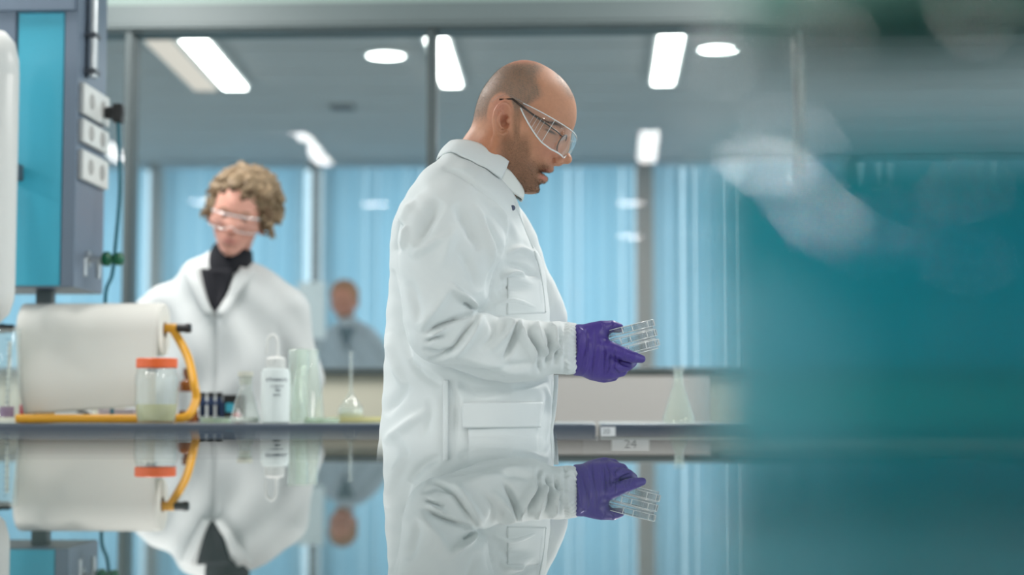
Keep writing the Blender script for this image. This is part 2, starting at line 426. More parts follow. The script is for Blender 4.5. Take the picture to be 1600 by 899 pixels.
# ================================================================== STRUCTURE
YP = 6.0      # glazed partition
YF = 12.9     # far window wall
ZT = 2.9      # ceilings
struct('floor', MB().box(-7, -5.0, -.06, 6, 13.2, 0), M['floor'], smooth=False)
struct('wall_back', MB().box(-7, -5.06, 0, 6, -5.0, ZT), M['wall'], smooth=False)
cl = MB().box(-7, -5.0, ZT, 6, 13.2, ZT + .06)
for k in range(1, 16): cl.box(-7, YP + k * .6 - .008 - .3, ZT - .004, 6, YP + k * .6 + .008 - .3, ZT)
struct('ceiling', cl, M['ceiling'], smooth=False)
ZS = PZ(577, YP)
struct('wall_partition', MB().box(-7, YP - .05, 0, 6, YP + .07, ZS - .02), M['wall'], smooth=False)
struct('trim_1', MB().box(-7, YP - .08, ZS - .02, 6, YP + .1, ZS + .004, .004), M['frame'])
xg = PX(868, YP)
struct('trim_2', MB().box(PX(866, YP - .06), YP - .075, .08, PX(1112, YP - .06), YP - .052, ZS - .025, .004), M['wallgrey'])
ZH = PZ(50, YP)
hd = MB().box(-7, YP - .06, ZH, 6, YP + .08, ZH + .028, .004)
struct('trim_3', hd, M['frame'])
struct('trim_4', MB().box(-7, YP - .075, ZH + .010, 6, YP - .05, ZH + .020, .003), M['framelight'])
struct('trim_5', MB().box(-7, YP - .05, ZH + .028, 6, YP + .07, ZH + .098), M['framelight'], smooth=False)
struct('trim_6', MB().box(-7, YP - .04, ZH + .098, 6, YP + .06, ZT), M['headerpale'], smooth=False)
mull = [(204, .034), (675, .034), (1250, .034), (1620, .034)]
mx_ = [PX(p, YP, 300) for p, _ in mull]
for i, (x, (p, w)) in enumerate(zip(mx_, mull)):
    struct('trim_%d' % (7 + i), MB().box(x - w / 2, YP - .04, ZS, x + w / 2, YP + .04, ZH, .004).box(x - w * .28, YP - .055, ZS, x + w * .28, YP - .04, ZH), M['frame'])
edges_ = [-7] + mx_ + [6]
for i in range(len(edges_) - 1):
    struct('window_%d' % (i + 1), MB().box(edges_[i] + .02, YP - .004, ZS, edges_[i + 1] - .02, YP + .002, ZH), M['glasspane'], smooth=False)
# far window wall
ZW = PZ(262, YF)
struct('wall_far', MB().box(-7, YF, 0, 6, YF + .2, .85), M['wall'], smooth=False)
struct('wall_far_top', MB().box(-7, YF, ZW + .06, 6, YF + .2, ZT), M['ceiling'], smooth=False)
pil = [(248, .09, 'ceiling'), (493, .03, 'frame'), (1007, .13, 'pillar'), (1330, .09, 'ceiling'), (-40, .09, 'ceiling'), (745, .03, 'frame')]
for i, (p, w, mm) in enumerate(sorted(pil)):
    x = PX(p, YF, 400)
    struct('trim_%d' % (11 + i), MB().box(x - w / 2, YF - .12, .85, x + w / 2, YF + .15, ZW + .06, .004), M[mm])
bx = sorted([PX(p, YF, 400) for p, _, _ in pil])
bays = [(-6.9, bx[0])] + [(bx[i], bx[i + 1]) for i in range(len(bx) - 1)] + [(bx[-1], 5.9)]
for i, (a, b) in enumerate(bays):
    fr = MB().box(a + .06, YF + .08, .85, b - .06, YF + .085, ZW + .06)
    struct('window_%d' % (6 + i), fr, M['winglass'], smooth=False)
where = ['at the far left end of the window wall', 'between the hanging cabinet and the grey column', 'behind the curly haired woman',
         'right of the curly haired woman, by the thin dark post', 'behind the bald man, left of the beige pillar', 'just right of the beige pillar', 'furthest right behind the blue jar']
for i, (a, b) in enumerate(bays):
    t = empty('vertical_blind', ((a + b) / 2, YF - .16, .88), 0, 'pale blue slat blind ' + where[i], 'blind', 'vertical blinds along the far window wall')
    MB().box(a + .05, YF - .19, ZW - .02, b - .05, YF - .13, ZW + .03, .006).build('head_rail', M['rail'], t)
    mb = MB(); n = max(2, int((b - a - .1) / .105))
    for k in range(n):
        x = a + .07 + (b - a - .14) * (k + .5) / n; an = R(30 + 20 * math.sin(k * 1.7 + i) + random.uniform(-12, 12)); hw = .06
        vs = []; fs = []
        for q in range(5):
            u = -1 + q / 2; ox = math.cos(an) * hw * u - math.sin(an) * .008 * (1 - u * u); oy = math.sin(an) * hw * u + math.cos(an) * .008 * (1 - u * u)
            vs += [(x + ox, YF - .16 + oy, .9), (x + ox, YF - .16 + oy, ZW - .02)]
        for q in range(4): fs.append((q * 2, q * 2 + 2, q * 2 + 3, q * 2 + 1))
        mb.add(vs, fs)
    mb.build('slats', M['blind'], t)

# ceiling lamps
def tube_lamp(x0, y0, x1, y1, w, m, label, z=ZT):
    c = Vector(((x0 + x1) / 2, (y0 + y1) / 2, z)); L = math.hypot(x1 - x0, y1 - y0); a = math.atan2(x1 - x0, y1 - y0)
    t = empty('ceiling_lamp', c, 0, label, 'ceiling lamp', 'tube lamps on the far ceiling')
    rot = Matrix.Rotation(-a, 4, 'Z'); 
    for nm, mm, bx_ in (('housing', M['whiteplastic'], (-w / 2 - .02, -L / 2 - .02, -.03, w / 2 + .02, L / 2 + .02, 0)), ('diffuser', m, (-w / 2, -L / 2, -.042, w / 2, L / 2, -.03))):
        mb = MB().box(*bx_, .006); mb.v = [tuple(c + (rot @ Vector(v))) for v in mb.v]; mb.build(nm, mm, t)
def on_ceiling(px, py, z=ZT - .04):
    d = FWD + RIGHT * ((px - 800) / 2700) - UP * ((py - 449.5) / 2700); k = (z - ZC) / d[2]; return d * k
def lamp_px(a, b, w, m, label):
    p, q = on_ceiling(*a), on_ceiling(*b); tube_lamp(p[0], p[1], q[0], q[1], w, m, label)
lamp_px((300, 62), (368, 140), .13, M['lampon'], 'bright white tube lamp on far ceiling, upper left beside its dim ghost')
lamp_px((247, 66), (322, 142), .13, M['lampghost'], 'added dim cream strip on far ceiling for the ghost reflection left of the bright tube lamp')  # added strip: ghost reflection of the bright lamp, built as a fixture
lamp_px((681, 62), (706, 136), .11, M['lampon'], 'bright tube lamp on far ceiling beside the middle post, above left of the bald man')
lamp_px((1050, 55), (1036, 133), .12, M['lampon'], 'bright tube lamp on far ceiling right of the bald man')
for px, py, lb in ((603, 88, 'round white downlight in far ceiling left of the bald man'), (1122, 78, 'round white downlight in far ceiling at the right, near the green lid')):
    p = on_ceiling(px, py, ZT - .012)
    t = empty('ceiling_downlight', (p[0], p[1], ZT), 0, lb, 'ceiling lamp', 'round downlights')
    MB().lathe([(.115, 0), (.115, -.01), (.098, -.012), (.098, 0)], 40, (p[0], p[1], ZT)).build('rim', M['whiteplastic'], t)
    MB().lathe([(.0, -.011), (.097, -.011), (.097, -.004), (0, -.004)], 40, (p[0], p[1], ZT)).build('diffuser', M['lampon'], t)
p = on_ceiling(535, 168, ZT - .01)
t = empty('ceiling_vent', (p[0], p[1], ZT), 0, 'small dark square vent in far ceiling below the round downlight', 'vent')
MB().box(p[0] - .08, p[1] - .08, ZT - .012, p[0] + .08, p[1] + .08, ZT, .003).build('frame', M['wallgrey'], t)
mb = MB()
for k in range(6): mb.box(p[0] - .07, p[1] - .065 + k * .024, ZT - .018, p[0] + .07, p[1] - .055 + k * .024, ZT - .011)
mb.build('slats', M['greydark'], t)
# housings of the added near-room lamps, kept out of the glass reflections
wh = ['over the left of the shiny table', 'over the right of the shiny table', 'over the paper roll bench', 'over the bench right of the bald man', 'behind the shiny table']
for i, (lx, ly) in enumerate(NEAR_FILLS):
    t = empty('ceiling_lamp', (lx, ly, ZT), 0, 'added unseen tube lamp on the near ceiling ' + wh[i], 'ceiling lamp', 'added tube lamps on the near ceiling')
    MB().box(lx - .14, ly - .74, ZT - .05, lx + .14, ly + .74, ZT, .008).build('housing', M['whiteplastic'], t)
def mirrored(px, py, z=ZT - .06):
    p = on_ceiling(px, py, z); return p[0], 2 * YP - p[1]
# lamps reflected in the glass, plus an added dim strip for the ghost: placed at their mirror positions in the near room
for a, b, w, m, lb in (((468, 216), (508, 262), .12, 'lampnear', 'tube lamp on near ceiling whose reflection shows over the woman'),
                       ((432, 220), (470, 262), .10, 'lampnearghost', 'added dim strip on near ceiling for the ghost beside the bright reflection above the woman'),
                       ((1016, 212), (1010, 258), .13, 'lampnear', 'tube lamp on near ceiling whose reflection shows by the beige pillar'),
                       ((160, 228), (192, 258), .12, 'lampnear', 'tube lamp on near ceiling whose reflection shows beside the hanging cabinet')):
    p, q = mirrored(*a), mirrored(*b); tube_lamp(p[0], p[1], q[0], q[1], w, M[m], lb)

for px, py, lb in ((586, 320, 'round downlight behind the camera whose reflection shows between the two people'), (318, 316, 'round downlight behind the camera whose reflection shows beside the curly hair'), (985, 318, 'round downlight behind the camera, upper of two reflections left of the beige pillar'), (985, 370, 'round downlight behind the camera, lower of two reflections left of the beige pillar')):
    zl = ZT - .012; q = mirrored(px, py, zl)
    if q[1] < -4.8:      # hangs lower on the rear part of the room
        zl = ZC + (ZT - ZC) * (2 * YP + 4.3) / (2 * YP - q[1]) ; q = mirrored(px, py, zl)
    t = empty('ceiling_downlight', (q[0], q[1], zl + .012), 0, lb, 'ceiling lamp', 'round downlights behind the camera')
    MB().lathe([(.15, 0), (.15, -.01), (.118, -.012), (.118, 0)], 40, (q[0], q[1], zl + .012)).build('rim', M['whiteplastic'], t)
    MB().lathe([(.0, -.011), (.117, -.011), (.117, -.004), (0, -.004)], 40, (q[0], q[1], zl + .012)).build('diffuser', M['lampnear'], t)
    if zl < ZT - .05: MB().tube([(q[0], q[1], zl + .01), (q[0], q[1], ZT)], .012).build('drop_rod', M['steel'], t)
for i, (lx, ly) in enumerate(FAR_FILLS):
    area_light('added_far_light', (lx, ly, 2.84), .2, 1.2, 12, (1, .98, .95))

# ================================================================== REAR BENCH
ZB = 1.016
YB0, YB1 = 4.0, 4.78
xj = PX(934, YB0, 675)
for (a, b, lb) in ((-2.6, xj - .004, 'long blue-grey edged bench top carrying the paper roll and flasks'), (xj + .004, 2.6, 'shorter bench top right of the joint, carrying the lone flask')):
    t = empty('worktop', ((a + b) / 2, YB1, ZB - .04), 0, lb, 'worktop', 'worktops of the rear bench')
    MB().box(a, YB0 + .02, ZB - .038, b, YB1, ZB, .003).build('surface', M['benchtop'], t)
    MB().box(a, YB0, ZB - .0385 + (.008 if a > 0 else 0), b, YB0 + .022, ZB + .0005, .008).build('front_edge', M['benchedge'], t)
    if a < 0: MB().box(a, YB0 + .035, ZB - .075, b - .03, YB0 + .055, ZB - .0385).build('shade_strip', M['black'], t)  # black strip put in for the shade in the gap under the edge
x = -2.58; k = 0
while x < 2.5:
    w = .62; nx = x + w
    t = empty('base_cabinet', (x + w / 2, YB1, 0), 0, 'cream double base cabinet, ' + ('number %s from the left under the rear bench' % ['one', 'two', 'three', 'four', 'five', 'six', 'seven', 'eight', 'nine'][k]), 'cabinet', 'base cabinets under the rear bench')
    MB().box(x + .003, YB0 + .10, .10, nx - .003, YB1 - .02, ZB - .040, .003).box(x + .02, YB0 + .16, 0, nx - .02, YB1 - .04, .10).build('body', M['wallgrey'] if x > .15 else M['greydark'], t)
    for s in (0, 1):
        d = MB().box(x + .008 + s * w / 2, YB0 + .08, .12, x + w / 2 - .004 + s * w / 2, YB0 + .098, ZB - .09, .004).build('door', M['cream'], t)
        hx = x + w / 2 + (-.05 if s == 0 else .05)
        MB().tube([(hx, YB0 + .08, .72), (hx, YB0 + .05, .72), (hx, YB0 + .05, .86), (hx, YB0 + .08, .86)], .005).build('handle', M['steel'], d)
    x = nx; k += 1
# number stickers
def text_mesh(s, size, name, m, parent, loc, rot=(math.pi / 2, 0, 0), ext=.0004):
    c = bpy.data.curves.new(name, 'FONT'); c.body = s; c.size = size; c.extrude = ext; c.align_x = 'CENTER'; c.align_y = 'CENTER'
    o = bpy.data.objects.new(name, c); COL.objects.link(o); dg = bpy.context.evaluated_depsgraph_get(); dg.update()
    me = bpy.data.meshes.new_from_object(o.evaluated_get(dg)); COL.objects.unlink(o); bpy.data.objects.remove(o)
    me.materials.clear(); me.materials.append(m)
    o = bpy.data.objects.new(name, me); COL.objects.link(o)
    mt = Matrix.Translation(loc) @ Matrix.Rotation(rot[2], 4, 'Z') @ Matrix.Rotation(rot[0], 4, 'X')
    me.transform(mt)
    if parent is not None: o.parent = parent; o.matrix_parent_inverse = world_of(parent).inverted()
    return o
c = P(950, 675, YB0 - .001)
t = empty('number_sticker', (c.x, c.y, c.z), 0, 'small white number sticker on the bench edge right of the joint', 'sticker')
MB().box(c.x - .017, c.y - .001, c.z - .011, c.x + .017, c.y + .0008, c.z + .011, .0008).build('paper', M['label'], t)
text_mesh('20', .018, 'number', M['inkgrey'], t, (c.x - .004, c.y - .0013, c.z))
c = P(985, 692, YB0 + .075)
t = empty('number_plate', (c.x, c.y, c.z), 0, 'pale plate reading 24 under the bench top', 'sign')
MB().box(c.x - .044, c.y - .002, c.z - .022, c.x + .044, c.y + .005, c.z + .012, .001).build('plate', M['label'], t)
text_mesh('24', .030, 'number', M['ink'], t, (c.x, c.y - .0028, c.z - .006))

# ================================================================== FOREGROUND TABLE
ZTAB = ZC - .0187
t = empty('laboratory_table', (0, .15, 0), 0, 'shiny reflective pale green table in the foreground, mirroring the people', 'table')
MB().box(-1.3, -.65, ZTAB - .035, 1.3, .875, ZTAB).build('table_top', M['tablegloss'], t)
for sx in (-1.15, 1.15):
    for sy in (-.5, .72): MB().box(sx - .03, sy - .03, 0, sx + .03, sy + .03, ZTAB - .035, .004).build('leg', M['steel'], t)
for ay in (-.52, .70): MB().box(-1.12, ay, ZTAB - .10, 1.12, ay + .04, ZTAB - .035).build('apron', M['wallgrey'], t)

# big blue jar close to the lens
YJ = .42
cx = PX(1465, YJ); jr = .056
t = empty('specimen_jar', (cx, YJ, ZTAB), 0, 'large out of focus glass jar of blue liquid with a sea-green lid, close in front', 'jar')
hz = ZTAB + .0004
MB().lathe([(0, 0), (jr - .003, 0), (jr, .003), (jr, .100), (jr - .004, .107), (jr - .010, .110), (jr - .010, .117), (jr - .0115, .117), (jr - .0115, .109), (jr - .006, .106), (jr - .0018, .099), (jr - .0018, .003), (jr - .004, .0014), (0, .0014)], 72, (cx, YJ, hz)).build('glass_body', M['jarglass'], t)
MB().lathe([(0, .0016), (jr - .0045, .0016), (jr - .0021, .0035), (jr - .0021, .0765), (jr - .004, .0755), (0, .0752)], 72, (cx, YJ, hz)).build('blue_liquid', M['blue_liquid'], t)
ld = MB(); prof = [(0, .136), (jr - .012, .136), (jr - .0085, .1335), (jr - .0085, .1125), (jr - .0095, .1115), (jr - .0098, .113), (jr - .011, .132), (0, .132)]
ld.lathe(prof, 72, (cx, YJ, hz)).build('lid', M['greenlid'], t)

# ================================================================== HANGING CABINET (left)
YC = 4.25
xl, xr, xs = PX(-70, YC), PX(100, YC, 200), PX(118, YC, 200)
zb = PZ(447, YC); zt = 2.25; dep = .27
t = empty('hanging_service_cabinet', (xl, YC + dep, 0), 0, 'blue-grey hanging service cabinet with a cyan panel on a post', 'cabinet')
cb = MB().box(xl, YC, zb, xs, YC + dep, zt, .005)
cb.build('body', M['cabgrey'], t)
MB().box(PX(18, YC), YC - .006, zb + .004, PX(91, YC), YC + .002, PZ(13, YC), .002).build('cyan_panel', M['cyan'], t)
MB().box(xl, YC - .022, PZ(12, YC), PX(110, YC), YC, PZ(0, YC) + .02, .004).box(PX(93, YC), YC - .012, zb, PX(114, YC), YC, zt, .003).box(xl, YC - .012, zb, PX(15, YC), YC, zt, .003).build('door_frame', M['cabgrey'], t)
MB().box(PX(56, YC + .1), YC + .08, ZB + .0005, PX(80, YC + .1), YC + .12, zb, .003).build('post', M['frame'], t)
def side(px, py):   # point on the cabinet's right side
    d = FWD + RIGHT * ((px - 800) / 2700) - UP * ((py - 449.5) / 2700); k = xs / d[0]; return Vector(d * k) + Vector((0, 0, ZC))
a, b = side(128, 0), side(144, 0)
MB().tube([(xs + .014, side(136, 60).y, side(136, 122).z), (xs + .014, side(136, 60).y, zt)], .014, 16).build('conduit', M['steel'], t)
for py in (55, 112): q = side(134, py); MB().box(xs, side(136, 60).y - .024, q.z - .006, xs + .030, side(136, 60).y + .024, q.z + .006, .002).build('conduit_clip', M['greydark'], t)
for (py0, py1, lb) in ((136, 184, 0), (192, 228, 0), (240, 286, 0)):
    y0 = YC + .02; y1 = YC + dep - .02; z0, z1 = side(135, py1).z, side(135, py0).z
    s_ = MB().box(xs, y0, z0, xs + .016, y1, z1, .004).build('socket_plate', M['whiteplastic'], t)
    for yy in ((y0 * .72 + y1 * .28), (y0 * .28 + y1 * .72)):
        MB().lathe([(.0, .017), (.018, .017), (.021, .014), (.021, .010)], 24, (xs + .002, yy, (z0 + z1) / 2), 'X').build('socket_ring', M['wallgrey'], s_)
q = side(150, 172)
pl = MB().lathe([(0, 0), (.014, 0), (.017, .012), (.017, .035), (.010, .05), (0, .05)], 20, (xs + .018, YC + dep - .07, side(146, 172).z), 'X').box(xs + .04, YC + dep - .088, side(146, 188).z, xs + .066, YC + dep - .052, side(146, 158).z, .005)
pl = pl.build('plug', M['black'], None); tag(pl, 'black power plug in the top socket of the hanging cabinet', 'plug')
yy = YC + dep - .07; x0 = xs + .053
cab = spline([(x0, yy, side(146, 186).z), (x0 + .003, yy, side(150, 230).z), (x0 + .010, yy - .01, side(150, 300).z), (x0 + .004, yy - .02, side(150, 380).z), (x0 - .004, yy - .02, side(150, 430).z), (x0 - .018, yy - .03, side(150, 470).z), (x0 - .03, yy + .06, ZB + .12), (x0 - .04, yy + .12, ZB + .010), (x0 - .10, yy + .15, ZB + .010)], 8)
o = MB().tube(cab, .0048, 10).build('power_cable', M['tealcable']); tag(o, 'thin teal power cable dangling from the black plug', 'cable')
# gas tap
q = P(160, 405, YC + .12)
t2 = empty('gas_tap', (xs, YC + .12, q.z), 0, 'green knobbed gas tap on a grey arm below the sockets', 'tap')
MB().tube([(xs, YC + .12, q.z), (PX(158, YC + .12), YC + .12, q.z)], .009, 14).lathe([(.022, 0), (.022, .006), (0, .006)], 20, (xs, YC + .12, q.z), 'X').tube([(PX(150, YC + .12), YC + .12, q.z), (PX(150, YC + .12), YC + .12, q.z - .05)], [.009, .006], 12).tube([(PX(128, YC + .1), YC + .1, q.z), (PX(128, YC + .1), YC + .1, q.z - .045)], .008, 12).build('arm', M['steel'], t2)
MB().lathe([(0, 0), (.010, 0), (.018, .006), (.020, .018), (.012, .026), (.010, .030), (.016, .036), (.017, .050), (.010, .056), (0, .056)], 12, (PX(155, YC + .12), YC + .12, q.z), 'X').build('knob', M['green'], t2)
# white filter cartridge at far left
YL = 4.05; xc = PX(-22, YL); rc = (PX(18, YL) - PX(-22, YL))
t = empty('water_filter_cartridge', (xc, YL, PZ(505, YL)), 0, 'tall white round-topped plastic cylinder hanging at the far left edge', 'filter')
z0, z1 = PZ(505, YL), PZ(38, YL)
prof = [(0, z0), (rc * .45, z0 + .003), (rc * .8, z0 + .025), (rc * .97, z0 + .06), (rc, z0 + .085), (rc * .99, z0 + .09), (rc, z0 + .094), (rc, PZ(112, YL) - .004), (rc * .98, PZ(112, YL)), (rc, PZ(112, YL) + .004), (rc * .97, PZ(85, YL)), (rc * .80, PZ(58, YL)), (rc * .45, PZ(42, YL)), (0, z1)]
MB().lathe(prof, 48, (xc, YL, 0)).build('housing', M['whiteplastic'], t)
MB().box(xc - .02, YL + rc * .5, PZ(250, YL) - .02, xc + .02, YC - .02, PZ(250, YL) + .02, .003).build('bracket', M['greydark'], t)

# ================================================================== THINGS ON THE REAR BENCH
Z0 = ZB + .0008
# --- paper roll on a yellow stand
YR = 4.30; zr = PZ(512, YR); xa, xb = PX(36, YR), PX(256, YR); rr = .066
st = empty('paper_roll_stand', ((xa + xb) / 2, YR, ZB), 0, 'yellow tubular stand with black knobs holding the big paper roll', 'stand')
MB().tube([(xa - .03, YR, zr), (xb + .035, YR, zr)], .006, 16).build('axle', M['steel'], st)
MB().tube([(xb - .012, YR, zr), (xb + .030, YR, zr)], .0115, 18).build('sleeve', M['yellow'], st)
for x, s in ((xb + .028, 1), (xa - .028, -1)):
    MB().lathe([(0, 0), (.009, 0), (.0105, s * .004), (.0105, s * .022), (.013, s * .028), (.011, s * .038), (0, s * .040)], 20, (x, YR, zr), 'X').build('knob', M['black'], st)
yb = 4.135; rt = .0105; zbt = ZB + rt + .001
xR = PX(292, yb); xL = PX(26, yb)
MB().tube(spline([(xL, yb, zbt), (xL + .05, yb, zbt), (xR - .06, yb, zbt), (xR - .03, yb, zbt), (xR, yb + .015, zbt + .008), (xR + .010, yb + .05, zbt + .045), (PX(303, 4.2), 4.2, PZ(600, 4.2)), (PX(294, 4.26), 4.26, PZ(562, 4.26)), (PX(281, 4.3), 4.3, PZ(535, 4.3)), (xb + .018, YR, zr)], 8), rt, 16).build('base_tube', M['yellow'], st)
xm = PX(70, 4.3)
MB().tube(spline([(xm, yb, zbt), (xm, yb + .1, zbt), (xm, yb + .22, zbt + .02), (xm - .02, yb + .24, zbt + .08), (xa + .02, YR + .075, zr - .02), (xa - .012, YR + .03, zr), (xa - .012, YR, zr)], 8), rt, 16).build('rear_tube', M['yellow'], st)
pr = empty('paper_roll', ((xa + xb) / 2, YR, zr - rr), 0, 'big roll of white paper on the yellow stand, sheet hanging down', 'paper roll')
MB().lathe([(.020, xa), (rr - .001, xa), (rr, xa + .002), (rr, xb - .002), (rr - .001, xb), (.020, xb), (.020, xa)], 64, (0, YR, zr - .004), 'X').build('wound_paper', M['paper'], pr)
MB().lathe([(.0195, xa - .001), (.0195, xb + .001), (.0165, xb + .001), (.0165, xa - .001), (.0195, xa - .001)], 40, (0, YR, zr - .004), 'X').build('core', M['card'], pr)
vs = []; fs = []; nu, nv = 26, 30
for j in range(nv + 1):
    v = j / nv
    for i in range(nu + 1):
        u = i / nu
        x = xa + .001 + (xb - xa - .004) * u
        zend = PZ(648, YR - .07) + u * .022; w_ = .16
        if v < w_:
            an = math.pi / 2 * (1 - v / w_); y = YR - (rr + .0012) * math.cos(an); z = (zr - .004) + (rr + .0012) * math.sin(an)
        else:
            q_ = (v - w_) / (1 - w_); z = (zr - .004) + (zend - zr + .004) * q_
            y = YR - rr - .0012 - .008 * math.sin(q_ * 2.6) * q_ + .006 * q_ * math.sin(u * 5 + .6) + .05 * max(0, q_ - .6) ** 1.6
        x += (.020 * v ** 2) * (1 - u) 
        vs.append((x, y, z))
for j in range(nv):
    for i in range(nu): a = j * (nu + 1) + i; fs.append((a, a + 1, a + nu + 2, a + nu + 1))
o = MB().add(vs, fs).build('hanging_sheet', M['paper'], pr)
md = o.modifiers.new('s', 'SOLIDIFY'); md.thickness = .0008

# --- jar with orange lid
def at(px, Y): return PX(px, Y, 655)
jx, jy = at(244, 4.062), 4.062; jr2 = .0505
t = empty('sample_jar', (jx, jy, ZB), 0, 'glass jar with orange lid half full of pale yellow liquid', 'jar')
MB().lathe([(0, 0), (.040, 0), (.043, .003), (.0475, .022), (jr2, .045), (jr2, .105), (.0485, .118), (.0455, .127), (.0455, .134), (.044, .134), (.044, .126), (.047, .116), (.049, .104), (.049, .045), (.046, .022), (.0415, .005), (0, .004)], 56, (jx, jy, Z0)).build('glass_body', M['clear'], t)
MB().lathe([(0, .0045), (.0405, .0055), (.0455, .023), (.0482, .044), (.0480, .0455), (0, .0452)], 56, (jx, jy, Z0)).build('liquid', M['agar'], t)
lid = [(0, .154), (.0465, .154), (.0485, .152), (.0485, .133), (.047, .131), (.0465, .133), (.0465, .150), (0, .150)]
MB().lathe(lid, 64, (jx, jy, Z0)).build('lid', M['orange'], t)
text_mesh('EHC', .014, 'pen_marking', M['ink'], t, (jx + .004, jy - .0480, Z0 + .124))
# --- Erlenmeyer flasks
def flask(px, Y, rb, h, rn, lb, m='clear', liquid=None, lh=.2, stopper=None, name='conical_flask', group='glass flasks on the rear bench'):
    x = at(px, Y); t = empty(name, (x, Y, ZB), 0, lb, 'flask', group)
    hn = h * .24; w = .0016
    outp = [(0, 0), (rb - .006, 0), (rb, .005), (rb - .002, .014), (rn + .002, h - hn - .006), (rn, h - hn), (rn, h - .003), (rn + .003, h - .002), (rn + .003, h)]
    inp = [(rn - w, h), (rn - w, h - hn), (rb - .005, .014), (rb - .004, .005), (rb - .008, .002), (0, .002)]
    MB().lathe(outp + inp, 48, (x, Y, Z0)).build('glass_body', M[m], t)
    if liquid:
        r1 = (rb - .005) + (rn - rb + .003) * (lh * h - .014) / (h - hn - .014)
        MB().lathe([(0, .0025), (rb - .009, .0025), (rb - .0052, .0055), (rb - .0056, .014), (r1 - .001, lh * h), (0, lh * h)], 48, (x, Y, Z0)).build('liquid', M[liquid], t)
    if stopper:
        MB().lathe([(0, h - hn * .7), (rn - w - .0005, h - hn * .7), (rn - w - .0005, h - .001), (rn + .003, h + .002), (rn + .003, h + .012), (0, h + .013)], 32, (x, Y, Z0)).build('stopper', M[stopper], t)
    return t
flask(383, 4.14, .037, .112, .0155, 'small conical flask with cream stopper, left of the white wash bottle', 'clear', 'milky', .12, 'cream')
flask(480, 4.36, .046, .185, .028, 'tall wide conical flask right of the white wash bottle', 'cleargreen')
flask(1061, 4.3, .042, .130, .012, 'clear conical flask with a glass stopper standing alone at the right', 'cleargreen', None, .1, 'clear')
x = at(466, 4.2)
t = empty('glass_beaker', (x, 4.2, ZB), 0, 'tall clear glass beaker directly right of the wash bottle', 'beaker')
MB().lathe([(0, 0), (.022, 0), (.025, .003), (.025, .176), (.028, .18), (.0265, .18), (.0235, .175), (.0235, .004), (0, .003)], 40, (x + .0, 4.2, Z0)).build('glass_body', M['cleargreen'], t)
# --- wash bottle
x, y = at(430, 4.12), 4.12
t = empty('wash_bottle', (x, y, ZB), 0, 'white plastic wash bottle with bent spout and dark printed lettering', 'bottle')
MB().lathe([(0, 0), (.030, 0), (.0345, .004), (.0345, .118), (.031, .130), (.020, .134), (0, .134)], 48, (x, y, Z0)).build('body', M['wash'], t)
mb = MB().lathe([(0, .134), (.0225, .134), (.0235, .137), (.0235, .154), (.021, .157), (.010, .160), (0, .160)], 40, (x, y, Z0))
for k in range(30): an = 2 * math.pi * k / 30; mb.box(x + .0233 * math.cos(an) - .0008, y + .0233 * math.sin(an) - .0008, Z0 + .138, x + .0233 * math.cos(an) + .0008, y + .0233 * math.sin(an) + .0008, Z0 + .153)
mb.build('cap', M['whiteplastic'], t)
MB().tube(spline([(x + .004, y, Z0 + .156), (x + .004, y, Z0 + .19), (x + .001, y, Z0 + .205), (x - .008, y, Z0 + .211), (x - .018, y, Z0 + .203), (x - .021, y, Z0 + .190), (x - .022, y, Z0 + .165)], 8), [.0042] * 41 + [.0040, .0038, .0034, .0030, .0028, .0026, .0024, .0022], 14).build('spout', M['whiteplastic'], t)
for i, (s, sz, dz, dx) in enumerate((('ETHANOL', .0115, .103, .010), ('C2H5OH', .008, .088, .010), ('70%', .008, .078, .012), ('DATE:', .007, .067, .010))):
    o = text_mesh(s, sz, 'printed_lettering', M['ink'] if i != 1 else M['inkgrey'], t, (x + dx, y - .0345, Z0 + dz))
# --- volumetric flask on low pale tray
x = at(556, 4.45)
t = empty('low_tray', (x, 4.45, ZB), 0, 'low pale yellow-green plastic tray under the thin-necked flask', 'tray')
MB().lathe([(0, 0), (.066, 0), (.07, .003), (.07, .014), (.068, .014), (.068, .004), (0, .003)], 48, (x, 4.45, Z0)).build('dish', M['agar'], t)
x = at(548, 4.45); zt_ = Z0 + .0045
t = empty('volumetric_flask', (x, 4.45, zt_), 0, 'thin long-necked glass flask with white contents standing in the low tray', 'flask')
MB().lathe([(0, 0), (.020, 0), (.030, .006), (.034, .018), (.030, .034), (.018, .052), (.007, .066), (.005, .078), (.0048, .175), (.007, .178), (.0055, .178), (.0038, .174), (.0038, .078), (.0165, .051), (.0285, .034), (.0325, .018), (.028, .007), (0, .002)], 40, (x, 4.45, zt_)).build('glass_body', M['clear'], t)
MB().lathe([(0, .0025), (.0275, .0075), (.032, .018), (.0285, .031), (0, .031)], 40, (x, 4.45, zt_)).build('contents', M['milky'], t)
# --- petri dishes lying on bench
def petri_flat(px, Y, n, lb, grp='petri dishes lying on the bench'):
    x = at(px, Y)
    for k in range(n):
        z = Z0 + k * .0155
        t = empty('petri_dish', (x, Y, z), 0, lb[k], 'petri dish', grp)
        MB().lathe([(0, 0), (.043, 0), (.043, .0125), (.0418, .0125), (.0418, .0015), (0, .0015)], 40, (x, Y, z)).build('base', M['cleargreen'], t)
        MB().lathe([(0, .0145), (.045, .0145), (.045, .004), (.0438, .004), (.0438, .0133), (0, .0133)], 40, (x, Y, z)).build('lid', M['cleargreen'], t)
        MB().lathe([(0, .0016), (.0412, .0016), (.0412, .006), (0, .006)], 40, (x, Y, z)).build('agar', mat('green_agar', (.50, .66, .46), .3), t)
petri_flat(340, 4.3, 1, ['pale green petri dish on the bench left of the small conical flask'])
petri_flat(503, 4.22, 1, ['flat petri dish on the bench just right of the glass beaker'])
